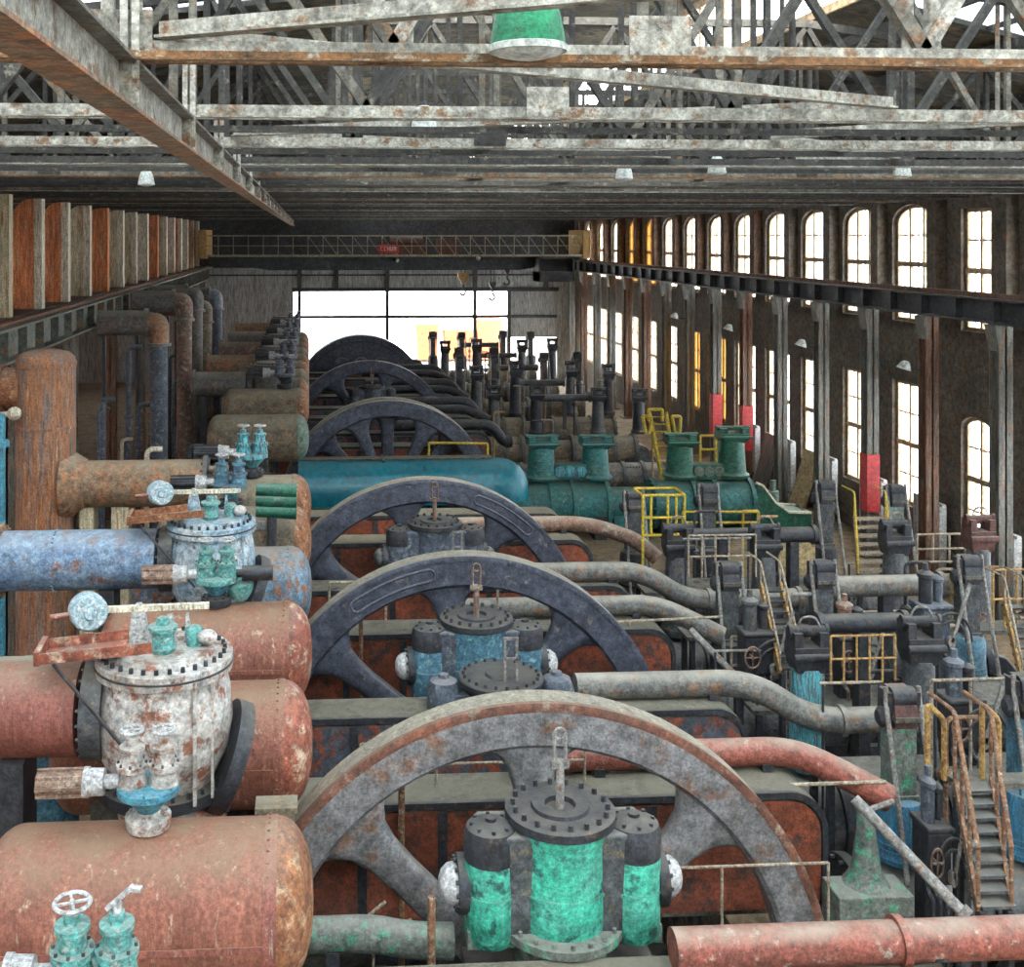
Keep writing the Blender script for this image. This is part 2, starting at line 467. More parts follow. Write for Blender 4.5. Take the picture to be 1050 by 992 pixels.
_wm = {}
for n, (yc, hw, z0, z1, rise, narrow) in enumerate(win):
    key = (round(hw, 2), round(z1 - z0, 2), rise)
    if key not in _wm: _wm[key] = make_window(hw - .005, z1 - z0 - .01, rise, 2 if narrow else 3)
    o = part('window_%d' % (n + 1), _wm[key][0], 'frame'); o['kind'] = 'structure'
    o.location = (XR, yc, z0 + .005)
    amber = n in (27, 29, 31, 32, 26)
    part('window_glass', _wm[key][1], 'glass_amber' if (n // 2 in (15, 16) and n % 2) or n in (26, 24) else 'glass', o)

# left side over the crane runway: a row of plastered wall fins, each with one rounded upper corner
wl = struct('wall_left', MB().bx(-7.1, -6.3, -3, YE, 6.84, 6.9), 'brick_rust')
seq = ['orange_brick', 'orange_brick', 'cream_board', 'orange_brick', 'cream_board', 'cream_board', 'cream_jamb', 'orange_brick', 'cream_board', 'cream_jamb', 'orange_brick', 'cream_jamb', 'orange_brick', 'orange_brick']
for k in range(-2, 14):
    yf = 26.85 + BAY * k
    m = seq[k] if 0 <= k < len(seq) else 'cream_board'
    poly = [(-7.05, 6.9), (-6.48, 6.9), (-6.48, 9.5)] + [(-6.55 - .50 * math.sin(t * PI / 16), 8.80 + .70 * math.cos(t * PI / 16)) for t in range(0, 9)]
    p = part('wall_pier', MB().prism(poly, (0, yf, 0), (1, 0, 0), (0, 0, 1), (0, .3, 0)), m, wl)
    part('pier_edge', MB().bx(-6.48, -6.30, yf - .01, yf + .31, 6.9, 9.5), 'cream_jamb' if k % 4 != 3 else m, wl)
struct('wall_aisle', MB().bx(-16.9, -16.5, -3, YE, 0, 1.6).bx(-16.9, -16.5, -3, YE, 4.6, 10.14)
       .bx(-16.9, -16.5, -3, 14, 1.6, 4.6).bx(-16.9, -16.5, 16, 23, 1.6, 4.6).bx(-16.9, -16.5, 24.5, 31, 1.6, 4.6).bx(-16.9, -16.5, 32.4, 39, 1.6, 4.6)
       .bx(-16.9, -16.5, 40.4, 47, 1.6, 4.6).bx(-16.9, -16.5, 48.4, 56, 1.6, 4.6).bx(-16.9, -16.5, 57.4, YE, 1.6, 4.6), 'orange_brick')
for n, (a, b) in enumerate(((14, 16), (23, 24.5), (31, 32.4), (39, 40.4), (47, 48.4), (56, 57.4))):
    key = ('a', round(b - a, 2))
    if key not in _wm: _wm[key] = make_window((b - a) / 2 - .01, 2.98, 0, 2)
    o = part('window_%d' % (60 + n), _wm[key][0], 'frame'); o['kind'] = 'structure'
    o.location = (-16.5, (a + b) / 2, 1.61); o.rotation_euler = (0, 0, PI)
    part('window_glass', _wm[key][1], 'glass', o)

# far end wall: siding above a wide opening
ox0, ox1, oz = WX(301, YE), WX(571, YE), WZ(400, 297, YE)
wb = MB()
wb.bx(-16.9, ox0, YE, YE + .3, 0, 6.75).bx(ox1, XR + .5, YE, YE + .3, 0, 6.75).bx(ox0, ox1, YE, YE + .3, oz, 6.75)
struct('wall_back', wb, 'siding')
struct('wall_back_gable', MB().bx(-16.9, XR + .5, YE + .02, YE + .32, 6.75, 14.3), 'girder')
tb = MB()
for px in (307, 397, 487, 522): tb.bx(WX(px, YE) - .1, WX(px, YE) + .1, YE - .06, YE + .2, 0, oz)
zt = WZ(400, 325, YE)
tb.bx(ox0, ox1, YE - .04, YE + .18, zt - .09, zt + .09)
tb.bx(ox0 - .1, ox1 + .1, YE - .12, YE, oz - .12, oz + .12)
for px, top in ((307, 8.6), (397, 8.6), (487, 8.6), (345, 7), (560, 8.6)):
    tb.bx(WX(px, YE) - .12, WX(px, YE) + .12, YE - .14, YE, oz, top)
tb.bx(-6, ox1 + 1, YE - .1, YE, WZ(400, 282, YE) - .05, WZ(400, 282, YE) + .05)
struct('trim_opening', tb, 'girder')
zz = WZ(540, 346, YE)
struct('wall_back_curtain', MB().bx(WX(523, YE), ox1, YE + .05, YE + .12, zz, oz - .1), 'siding')
struct('wall_near', MB().bx(-16.9, XR + .5, -3.3, -3, 0, 10.14), 'brick')
# yard and machines beyond the opening
struct('ground_yard', MB().bx(-40, 60, YE + .4, 160, -.3, -.05), 'yard')
for k, (px, wdt, hh) in enumerate(((437, 1.6, 2.6), (470, 2.2, 2.2), (500, 1.8, 2.9))):
    x = WX(px, 78)
    t = thing('scrap_skip', 'orange %s out in the bright yard beyond the far opening, %s' % (('skip', 'low skip', 'tall skip')[k], ('left of three', 'middle of three', 'right of three')[k]), 'skip', (x, 78, -.05), 'orange skips in the yard')
    part('body', MB().hexa([(-wdt * .4, -.8, .15), (wdt * .4, -.8, .15), (wdt * .4, .8, .15), (-wdt * .4, .8, .15), (-wdt / 2, -1, hh), (wdt / 2, -1, hh), (wdt / 2, 1, hh), (-wdt / 2, 1, hh)]), 'orange_gear', t)
    part('skid', MB().bx(-wdt * .4, -wdt * .3, -.9, .9, 0, .15).bx(wdt * .3, wdt * .4, -.9, .9, 0, .15), 'girder', t)

# roof with a raised glazed monitor along the ridge
YS = 17.0
EL, ER, RZ = 10.15, 10.35, 12.3
def slope(xa, za, xb, zb, m, nm, ya=YS):
    q = MB()
    q.hexa([(xa, ya, za), (xb, ya, zb), (xb, YE, zb), (xa, YE, za), (xa, ya, za + .12), (xb, ya, zb + .12), (xb, YE, zb + .12), (xa, YE, za + .12)])
    return struct(nm, q, m)
slope(-16.9, EL, 1.0, RZ, 'roof', 'ceiling_left')
slope(8.6, RZ, XR + .5, ER, 'roof', 'ceiling_right')
slope(.6, RZ + 1.5, 4.8, RZ + 1.9, 'roof', 'ceiling_monitor_left')
slope(4.8, RZ + 1.9, 9.0, RZ + 1.5, 'roof', 'ceiling_monitor_right')
mn = 70
for x in (1.0, 8.6):
    fr = MB().bx(x - .05, x + .05, YS, YE, RZ, RZ + .15).bx(x - .05, x + .05, YS, YE, RZ + 1.35, RZ + 1.5)
    y = YS
    while y < YE:
        fr.bx(x - .04, x + .04, y, y + .07, RZ + .15, RZ + 1.35); y += 1.44
    o = struct('window_%d' % mn, fr, 'frame'); mn += 1
    part('window_glass', MB().bx(x - .01, x + .01, YS, YE, RZ + .15, RZ + 1.35), 'glass', o)
# unseen glass roof over the near bays, added to light the foreground from above
GS = ((-16.9, EL, 1.0, RZ), (8.6, RZ, XR + .5, ER), (1.0, RZ, 8.6, RZ))
gr, gg = MB(), MB()
for xa, za, xb, zb in GS:
    n = max(2, int((xb - xa) / 1.6))
    for k in range(n + 1):
        f = k / n; x = xa + (xb - xa) * f; z = za + (zb - za) * f
        gr.bx(x - .03, x + .03, -3, YS, z, z + .08)
    for y in (-3, 1, 5, 9, 13, YS - .1):
        gr.bar((xa, y + .05, za + .04), (xb, y + .05, zb + .04), .1, .08)
    gg.hexa([(xa, -3, za + .09), (xb, -3, zb + .09), (xb, YS, zb + .09), (xa, YS, za + .09), (xa, -3, za + .1), (xb, -3, zb + .1), (xb, YS, zb + .1), (xa, YS, za + .1)])
o = struct('window_80', gr, 'steel_shaded')
part('window_glass', gg, 'added_roof_glass', o)
def slope_z(x):
    if x < 1: return EL + (x + 16.9) * (RZ - EL) / 17.9
    if x > 8.6: return RZ - (x - 8.6) * (RZ - ER) / 7.9
    return RZ
for n, x in enumerate((-14, -11.4, -8.8, -6.2, -3.8, -1.4, 9.4, 11.0, 13.0, 15.0)):
    z = slope_z(x)
    struct('trim_purlin_%d' % (n + 1), MB().bx(x - .05, x + .05, -3, YE, z - .18, z - .01), 'steel_shaded')

# ---------------------------------------------------------------- roof trusses
ZC = 9.55
def roof_z(x): return slope_z(x) - .2
NX = [-16.2] + [-1.0 - 1.5 * k for k in range(9, 0, -1)] + [-1.0, .45, 1.9, 3.4, 4.85, 6.4, 7.95, 9.4, 10.9, 12.4, 13.9, 15.4]
_tm = {}
def tmesh(key, fn, m):
    if key not in _tm: _tm[key] = mesh_of('truss', fn(), m)
    return _tm[key]
def tc_mb():
    q = MB()
    for k in range(len(NX) - 1):
        a, b = NX[k], NX[k + 1]
        q.bar((a, 0, roof_z(a) - .08), (b, 0, roof_z(b) - .08), .12, .12)
    return q
def bolt_plate(x):
    q = MB().bx(x - .17, x + .17, -.068, -.058, ZC + .01, ZC + .25)
    for dx in (-.12, 0, .12):
        for dz in (.05, .19): q.cyl((x + dx, -.078, ZC + dz), (x + dx, -.066, ZC + dz), .012, seg=6)
    return q
def make_truss(i, y):
    t = thing('roof_truss', 'riveted steel roof truss spanning the hall, %s from the camera' % ORD[i], 'roof truss', (0, y, 0), 'roof trusses')
    pale = i < 4  # trusses farther off take darker steel, so their shade is in the colour
    part('bottom_chord', tmesh('bc', lambda: MB().bx(-16.3, 15.9, -.058, -.046, ZC, ZC + .09).bx(-16.3, 15.9, .046, .058, ZC, ZC + .09), 'steel_pale'), 'steel_pale' if pale else 'steel_mid' if i % 2 else 'steel_shaded', t)
    part('bottom_flange', tmesh('bf', lambda: MB().bx(-16.3, 15.9, -.105, -.046, ZC - .012, ZC).bx(-16.3, 15.9, .046, .105, ZC - .012, ZC), 'steel_rust'), ('steel_rust' if i in (1, 5, 9) else 'steel_pale' if i % 3 == 1 or i < 4 else 'steel_mid' if i < 6 else 'steel_shaded'), t)
    part('top_chord', tmesh('tc', tc_mb, 'steel_mid'), 'steel_shaded', t)
    for k, x in enumerate(NX):
        z = roof_z(x) - .1
        part('vertical', tmesh(('v', k), lambda: MB().angle((x - .05, 0, ZC + .05), (x - .05, 0, z), .06, .012, 1, (0, 1, 0)).angle((x + .05, 0, ZC + .05), (x + .05, 0, z), .06, .012, -1, (0, 1, 0)), 'steel_pale'), ('steel_pale' if k % 3 else 'steel_mid') if i < 2 else ('steel_mid' if (i + k) % 3 == 0 and i < 5 else 'steel_shaded'), t)
        if k % 2 == 0 and i < 2 or k % 4 == 0 and i < 6:
            part('gusset_plate', tmesh(('g', k), lambda: bolt_plate(x), 'steel_pale'), 'steel_pale' if i < 3 else 'steel_shaded', t)
        if k < len(NX) - 1:
            xa, xb = x, NX[k + 1]
            za, zb = (ZC + .08, roof_z(xb) - .12) if k % 2 else (roof_z(xa) - .12, ZC + .08)
            part('diagonal', tmesh(('d', k), lambda: MB().bar((xa, -.01, za), (xb, -.01, zb), .09, .08), 'steel_pale'), ('steel_pale' if k % 2 else 'steel_mid') if i < 2 else ('steel_mid' if (i + k) % 4 == 0 and i < 5 else 'steel_shaded'), t)
TY = [6.05 + 2.88 * k for k in range(-1, 21)]
for i, y in enumerate(TY): make_truss(i, y)
# the low rusty strut just before the second truss, and lighter struts between the trusses
def strut(y, dz, m, lab, w=.06):
    solo('ceiling_strut', MB().angle((-16.2, y, ZC + dz), (15.9, y, ZC + dz), w, .012), m, lab, 'strut', 'cross struts under the roof')
strut(5.86, -.03, 'steel_rust', 'thin rust-orange cross strut running low before the nearest pale truss', .045)
sy = []
for k in range(1, 20):
    sy += [6.05 + 2.88 * k + d for d in ((1.5,), (.95, 1.95))[k > 2]]
for n, y in enumerate(sy[:30]):
    m = ('steel_shaded', 'steel_shaded', 'steel_mid', 'steel_shaded', 'steel_rust', 'steel_shaded')[n % 6]
    nm = ORD[n] if n < len(ORD) else ['twenty-third', 'twenty-fourth', 'twenty-fifth', 'twenty-sixth', 'twenty-seventh', 'twenty-eighth', 'twenty-ninth', 'thirtieth'][n - 22]
    strut(y, (.02, .03, .025)[n % 3], m, 'thin %s cross strut under the roof, %s behind the nearest truss' % ({'steel_mid': 'grey', 'steel_shaded': 'dark', 'steel_rust': 'rusty', 'steel_pale': 'pale'}[m], nm))
# zig-zag bracing in the chord plane
def brace(a, b, m, lab):
    a, b = Vector((*a, 0)), Vector((*b, 0)); d = (b - a).normalized() * .12
    a, b = a + d, b - d
    solo('ceiling_brace', MB().bar((a[0], a[1], ZC + .105), (b[0], b[1], ZC + .105), .11, .015).bar((a[0], a[1], ZC + .15), (b[0], b[1], ZC + .15), .015, .08), m, lab, 'brace', 'slanting roof braces')
for n in range(19):
    ya, yb = 3.17 + 2.88 * n, 3.17 + 2.88 * (n + 1)
    a, b = ((4.85, ya), (-.9, yb)) if n % 2 == 0 else ((-.9, ya), (4.85, yb))
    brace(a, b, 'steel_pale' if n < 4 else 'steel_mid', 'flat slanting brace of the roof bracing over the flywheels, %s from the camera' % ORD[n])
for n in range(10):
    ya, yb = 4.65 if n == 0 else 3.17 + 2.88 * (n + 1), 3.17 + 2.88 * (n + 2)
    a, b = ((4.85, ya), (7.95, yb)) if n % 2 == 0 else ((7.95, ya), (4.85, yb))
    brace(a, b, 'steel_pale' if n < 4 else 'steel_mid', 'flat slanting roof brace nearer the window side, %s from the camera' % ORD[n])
# long plate girder down the hall
lg = thing('ceiling_girder', 'long deep plate girder running down the hall under the trusses', 'girder', (-1.0, 0, 0))
part('web', MB().bx(-.008, .008, -2.9, YE - .2, 9.28, 9.52), 'steel_pale', lg)
part('flange', MB().bx(-.10, .10, -2.9, YE - .2, 9.26, 9.28), 'rust_pipe', lg)
part('flange', MB().bx(-.10, .10, -2.9, YE - .2, 9.517, 9.536), 'steel_mid', lg)
sm = mesh_of('stiffener', MB().bx(.008, .075, -.008, .008, 9.28, 9.52), 'steel_pale')
for y in TY:
    part('stiffener', sm, 'steel_pale', lg).location = (0, y - .14, 0); part('stiffener', sm, 'steel_pale', lg).location = (0, y + .04, 0)
# packed brackets holding the girder to the trusses
bm_ = mesh_of('hanger', MB().bx(.01, .05, -.125, -.11, 9.3, 9.95).bx(.07, .11, -.125, -.11, 9.3, 9.95).cyl((.03, -.135, 9.38), (.03, -.12, 9.38), .014, seg=8).cyl((.03, -.135, 9.5), (.03, -.12, 9.5), .014, seg=8).cyl((.09, -.135, 9.38), (.09, -.12, 9.38), .014, seg=8).cyl((.09, -.135, 9.5), (.09, -.12, 9.5), .014, seg=8), 'white_metal')
for y in TY[:8]: part('hanger', bm_, 'steel_pale', lg).location = (0, y, 0)

# ---------------------------------------------------------------- crane runways and columns
g = thing('crane_runway', 'dark riveted crane runway girder along the window wall', 'runway girder', (15.0, 0, 0), 'crane runway girders')
part('girder', MB().bx(-.02, .02, 3, YE - .1, 6.75, 7.2).bx(-.22, .22, 3, YE - .1, 6.7, 6.75).bx(-.22, .22, 3, YE - .1, 7.2, 7.25), 'girder', g)
y = 10.5; sm = mesh_of('stiffener', MB().bx(-.2, -.02, 0, .03, 6.75, 7.2), 'girder')
while y < YE - .5:
    part('stiffener', sm, 'girder', g).location = (0, y, 0); y += 1.44
part('rail', MB().bx(-.04, .04, 3, YE - .1, 7.25, 7.36), 'column_rust', g)
g = thing('crane_runway', 'greenish crane runway girder below the orange and cream wall openings', 'runway girder', (-6.0, 0, 0), 'crane runway girders')
part('girder', MB().bx(-.02, .02, 3, YE - .1, 6.2, 6.78).bx(-.25, .25, 3, YE - .1, 6.15, 6.2).bx(-.25, .25, 3, YE - .1, 6.78, 6.83), 'girder_green', g)
y = 10.5; sm = mesh_of('stiffener', MB().bx(.02, .2, 0, .03, 6.2, 6.78), 'girder_green')
while y < YE - .5:
    part('stiffener', sm, 'girder_green', g).location = (0, y, 0); y += 1.44
part('rail', MB().bx(-.04, .04, 3, YE - .1, 6.83, 6.9), 'column_rust', g)


def column_mb(h, w=.32, d=.36):
    q = MB()
    q.bx(-w / 2, w / 2, -d / 2, -d / 2 + .03, 0, h).bx(-w / 2, w / 2, d / 2 - .03, d / 2, 0, h).bx(-.02, .02, -d / 2, d / 2, 0, h)
    z = .3
    while z < h - .2:
        q.bolts((-w / 2 + .05, -d / 2, z), (0, -1, 0), .01, 1, .02, .02).bolts((w / 2 - .05, -d / 2, z), (0, -1, 0), .01, 1, .02, .02); z += .5
    return q
cm = mesh_of('shaft', column_mb(6.7), 'column')
cb = mesh_of('base_plate', MB().bx(-.32, .32, -.32, .32, 0, .06), 'column')
ck = mesh_of('bracket', MB().hexa([(-.16, -.2, 6.1), (-.1, -.2, 6.1), (-.1, .2, 6.1), (-.16, .2, 6.1), (-.26, -.2, 6.68), (-.1, -.2, 6.68), (-.1, .2, 6.68), (-.26, .2, 6.68)]), 'column')
for n, k in enumerate(range(-1, 14)):
    y = 26.6 + BAY * k - .05
    rusty = k in (0, 4, 8, 9, 12)
    t = thing('building_column', '%s riveted steel column carrying the window side runway, %s from the camera' % ('rust-brown' if rusty else 'grey-green', ORD[n]), 'column', (15.1, y, 0), 'columns along the window wall')
    part('shaft', cm, 'column_rust' if rusty else 'column', t); part('base_plate', cb, 'column', t); part('bracket', ck, 'column', t)
    if k in (1, 4, 5):
        part('painted_band', MB().bx(-.175, .175, -.2, .2, 1.2, 2.75), 'red_paint', t, label='bright red painted band')
# upper wall pilasters between the upper windows
for n, k in enumerate(range(-4, 14)):
    struct('trim_pilaster_%d' % (n + 1), MB().bx(XR - .3, XR - .002, 26.06 + BAY * (k + .5) - .2, 26.06 + BAY * (k + .5) + .2, 7.3, 9.52), 'brick_rust' if k > 3 else 'brick')
cml = mesh_of('shaft', column_mb(6.15, .3, .4), 'column')
for n, k in enumerate(range(0, 9)):
    y = 17.1 + 5.76 * k
    rusty = k in (3, 6)
    t = thing('building_column', '%s steel column carrying the pipe side runway, %s from the camera' % ('rust-red' if rusty else 'grey', ORD[n]), 'column', (-6.0, y, 0), 'columns along the pipe side')
    part('shaft', cml, 'column_rust' if rusty else 'column', t); part('base_plate', cb, 'column', t)

fl_b = mesh_of('bracket', MB().tube([(0, 0, 0), (-.25, 0, .05), (-.4, 0, .12)], .025, 8, .08), 'girder')
fl_h = mesh_of('lamp_head', MB().lathe([(.05, .18), (.10, .14), (.16, 0), (.17, -.03), (.15, -.03), (0, 0)], (-.42, 0, .05), (.35, 0, 1), 18), 'lamp_white')
for n, k in enumerate((0, 2, 4, 6)):
    y = 26.6 + BAY * k - .05
    t = thing('flood_lamp', 'small white bracket lamp high on a column of the window wall, %s from the camera' % ORD[n], 'lamp', (14.9, y, 5.35), 'bracket lamps on the columns')
    part('bracket', fl_b, 'girder', t); part('lamp_head', fl_h, 'lamp_white', t)
# radiators and boards along the right wall
rad = MB()
for j in range(9): rad.bx(-.09, .09, -.6 + j * .14, -.6 + j * .14 + .1, .35, 1.9)
rad.bx(-.05, .05, -.65, .68, .28, .36).bx(-.05, .05, -.65, .68, 1.88, 1.95).bx(-.06, .06, -.5, -.4, 0, .3).bx(-.06, .06, .4, .5, 0, .3)
rm = mesh_of('radiator', rad, 'radiator')
for n, (y, z) in enumerate(((24.6, 0), (27.55, 0), (30.4, 0), (33.3, 0), (36.2, 0), (39.1, 0))):
    o = part('wall_radiator', rm, 'radiator')
    o.location = (15.7, y, z); o['kind'] = 'thing'; o['category'] = 'radiator'; o['group'] = 'radiators along the window wall'
    o['label'] = 'tall pale ribbed radiator on the floor between the windows, %s from the camera' % ORD[n]
for n, (y, a) in enumerate(((37.38, .25), (34.5, .3))):
    o = solo('leaning_board', MB().bx(-.04, .04, -.5, .5, 0, 1.9), 'board' if n else 'column', '%s leaning board propped against the wall under the windows' % ('tan' if n else 'grey'), 'board')
    o.location = (15.3, y, 0); o.rotation_euler = (0, a, 0)

# ---------------------------------------------------------------- overhead crane
YC = 61.0
xl, xr = WX(212, YC) - .1, 15.0
cz0, cz1, cz2 = WZ(400, 277, YC), WZ(400, 262, YC), WZ(400, 242, YC)
cr = thing('overhead_crane', 'dark travelling bridge crane spanning the far end of the hall', 'crane', (0, YC, 0))
part('bridge_girder', MB().prism([(xl, cz1), (xr, cz1), (xr, cz1 - .2), (xr - 3.5, cz0), (xl + 3.5, cz0), (xl, cz1 - .2)], (0, -.3, 0), (1, 0, 0), (0, 0, 1), (0, .3, 0))
     .prism([(xl, cz1), (xr, cz1), (xr, cz1 - .2), (xr - 3.5, cz0), (xl + 3.5, cz0), (xl, cz1 - .2)], (0, 1.6, 0), (1, 0, 0), (0, 0, 1), (0, .3, 0)), 'crane_dark', cr)
q = MB().bx(xl, xr, -.95, -.3, cz1 - .06, cz1)
q.bx(xl, xr, -.97, -.91, cz2 - .03, cz2 + .04).bx(xl, xr, -.97, -.92, (cz1 + cz2) / 2 - .02, (cz1 + cz2) / 2 + .02).bx(xl, xr, -.99, -.93, cz1 - .06, cz1 + .06)
n = 26
for k in range(n + 1):
    x = xl + (xr - xl) * k / n
    q.bx(x - .02, x + .02, -.96, -.92, cz1, cz2)
    if k < n and 6 < k: q.bar((x, -.94, cz2), (x + (xr - xl) / n, -.94, cz1), .03, .03)
part('walkway', q, 'crane_rail', cr)
part('trolley', MB().bx(4.2, 6.4, 0, 1.9, cz1, cz1 + .5).cyl((4.4, .5, cz1 + .75), (6.2, .5, cz1 + .75), .3).bx(7.0, 8.2, .2, 1.2, cz1, cz1 + .95), 'brown_box', cr)
for x, nm in ((xl, 0), (xr, 1)):
    part('end_truck', MB().bx(x - .25, x + .2, -1.1, 2.3, cz1 - .15, WZ(400, 236, YC)), 'ochre', cr, bevel=.04, label='yellow end truck')
a, b = W(551, 289, YC - 1), W(588, 263, YC - 1)
cab = part('cab', MB().bx(a.x, b.x, -1.3, .2, a.z, a.z + .55).bx(a.x, b.x, -1.3, .2, b.z - .12, b.z).bx(a.x, a.x + .1, -1.3, .2, a.z, b.z).bx(b.x - .1, b.x, -1.3, .2, a.z, b.z).bx(a.x, b.x, .1, .2, a.z, b.z), 'girder', cr)
part('cab_window', MB().bx(a.x + .12, b.x - .12, -1.28, -1.26, a.z + .55, b.z - .12), 'glass', cab)
for px, py, m, r in ((475, 284, 'ochre', .32), (505, 292, 'girder', .2), (520, 277, 'brown_box', .18)):
    p = W(px, py, YC + .6)
    hb = part('hook_block', MB().prism([(-r, r * .7), (r, r * .7), (r * .9, 0), (0, -r * 1.5), (-r * .9, 0)], (p.x, .5, p.z), (1, 0, 0), (0, 0, 1), (0, .25, 0)), m, cr)
    part('cable', MB().cyl((p.x - .1, .62, p.z + r * .5), (p.x - .1, .62, cz1 + .3), .025, seg=6).cyl((p.x + .1, .62, p.z + r * .5), (p.x + .1, .62, cz1 + .3), .025, seg=6), 'girder', hb)
    part('hook', MB().tube([(p.x, .62, p.z - r * 1.2), (p.x, .62, p.z - r * 1.2 - .25), (p.x + .16, .62, p.z - r * 1.2 - .45), (p.x - .02, .62, p.z - r * 1.2 - .68), (p.x - .2, .62, p.z - r * 1.2 - .5)], .06, 8, .12), 'girder', hb)
a, b = W(388, 260, YC - 1), W(409, 251, YC - 1)
sg = part('sign', MB().bx(a.x, b.x, -1.06, -1.0, a.z, b.z), 'red_sign', cr, label='small red sign with pale lettering')
lt = MB(); w = (b.x - a.x)
for k, fx in enumerate((.10, .27, .43, .58, .74)):
    x = a.x + w * fx; z0, z1 = a.z + .14, b.z - .1
    lt.bx(x, x + .04, -1.075, -1.06, z0, z1)
    if k in (0, 1, 4): lt.bx(x, x + .12, -1.075, -1.06, z1 - .04, z1)
    if k in (0, 1, 3): lt.bx(x, x + .12, -1.075, -1.06, z0, z0 + .04)
    if k in (2, 3, 4): lt.bx(x + .1, x + .14, -1.075, -1.06, z0, z1)
    if k in (2, 4): lt.bx(x, x + .12, -1.075, -1.06, (z0 + z1) / 2, (z0 + z1) / 2 + .04)
part('lettering', lt, 'white_metal', sg)
for px, py in ((408, 267), (492, 265)):
    p = W(px, py, YC - 1)
    part('work_lamp', MB().sphere((p.x, -.42, p.z), .12), 'lamp_white', cr)

# ---------------------------------------------------------------- pendant lamps
lshade = mesh_of('shade', MB().lathe([(.10, .62), (.16, .60), (.24, .48), (.31, .3), (.345, .12), (.36, 0), (.34, .0), (.32, .12), (.28, .3), (.2, .47), (.08, .56)], seg=32), 'lamp_green')
lrim = mesh_of('rim', MB().lathe([(.36, 0), (.375, -.01), (.375, -.07), (.345, -.07), (.34, 0)], seg=32, closed=True), 'lamp_white')
ldiff = mesh_of('diffuser', MB().lathe([(.345, -.06), (.3, -.10), (.15, -.135), (0, -.14)], seg=32), 'lamp_white')
lrod = mesh_of('rod', MB().cyl((0, 0, .6), (0, 0, 2.2), .02, seg=8).cyl((0, 0, .58), (0, 0, .75), .07, seg=12), 'girder')
def lamp(px, py, y, label, m='lamp_green', s=1.0):
    p = W(px, py, y)
    t = thing('pendant_lamp', label, 'lamp', (p.x, y, p.z), 'pendant lamps under the roof')
    t.scale = (s, s, s)
    part('shade', lshade, m, t); part('rim', lrim, 'lamp_white', t); part('diffuser', ldiff, 'lamp_white', t); part('rod', lrod, 'girder', t)
lamp(541, 46, 5.65, 'green enamel dome lamp hanging behind the nearest roof brace', s=.53)
for n, (px, py, y, wd) in enumerate(((435, 131, 10.6, 'left of the big green lamp, below the pale trusses'),
                                     (150, 188, 17, 'far off over the orange wall fins'), (735, 176, 15, 'far off over the middle of the hall'), (925, 179, 15.6, 'far off near the window wall'), (640, 182, 16, 'far off in the middle of the roof'))):
    lamp(px, py, y, 'white enamel dome lamp ' + wd, 'lamp_white', .34)
# ================================================================ ENGINES
D = 5.04
MT['guard_mixed'] = M('blue_guard_with_red_patches', (.075, .105, .13), (.045, .055, .068), (.26, .07, .035), .5, .5, rough=.6, scale=2.5)
NTH = {0: 'nearest', 1: 'second', 2: 'third', 4: 'fourth', 6: 'fifth', 8: 'sixth'}

# ---------------------------------------------------------------- flywheels
RO, RI = 2.98, 2.54
rim_m = mesh_of('rim', MB().lathe([(2.95, .02), (2.95, .34), (2.6, .36), (RI, .32), (RI, .04), (2.58, .0), (2.90, .0), (2.92, .015)], (0, 0, 0), (0, 1, 0), 120, True), 'wheel_grey', 30)
edge_m = mesh_of('edge', MB().lathe([(2.90, -.004), (2.955, -.012), (2.988, .0), (2.988, .06), (2.93, .06)], (0, 0, 0), (0, 1, 0), 120, True), 'wheel_rim', 30)
tread_m = mesh_of('tread', MB().lathe([(2.952, .05), (2.985, .055), (2.985, .34), (2.952, .365)], (0, 0, 0), (0, 1, 0), 120, True), 'wheel_rim', 30)


def spoke_mb(a):
    pr = []
    for r, w in ((.5, .26), (.8, .2), (1.3, .175), (1.8, .17), (2.1, .19), (2.3, .25), (2.43, .36), (2.56, .58)):
        pr.append((r, w))
    rings = []
    ca, sa = math.cos(a), math.sin(a)
    for r, w in pr:
        ring = []
        for k in range(14):
            t = 2 * PI * k / 14
            q = abs(math.cos(t)) ** .6 * (1 if math.cos(t) > 0 else -1) * w
            y = .18 + abs(math.sin(t)) ** .6 * (1 if math.sin(t) > 0 else -1) * .13
            ring.append(Vector((r * ca - q * sa, y, r * sa + q * ca)))
        rings.append(ring)
    return MB().quad_grid(rings, True, True, True)
spoke_ms = [mesh_of('spoke', spoke_mb(PI / 2 + k * PI / 4), 'wheel_grey', 60) for k in range(8)]
hub_m = mesh_of('hub', MB().lathe([(0, -.06), (.42, -.06), (.62, .02), (.66, .1), (.66, .28), (.5, .4), (0, .4)], (0, 0, 0), (0, 1, 0), 40), 'wheel_grey')
shaft_m = mesh_of('shaft', MB().cyl((0, -.52, 0), (0, .62, 0), .24, seg=28), 'dark_iron')


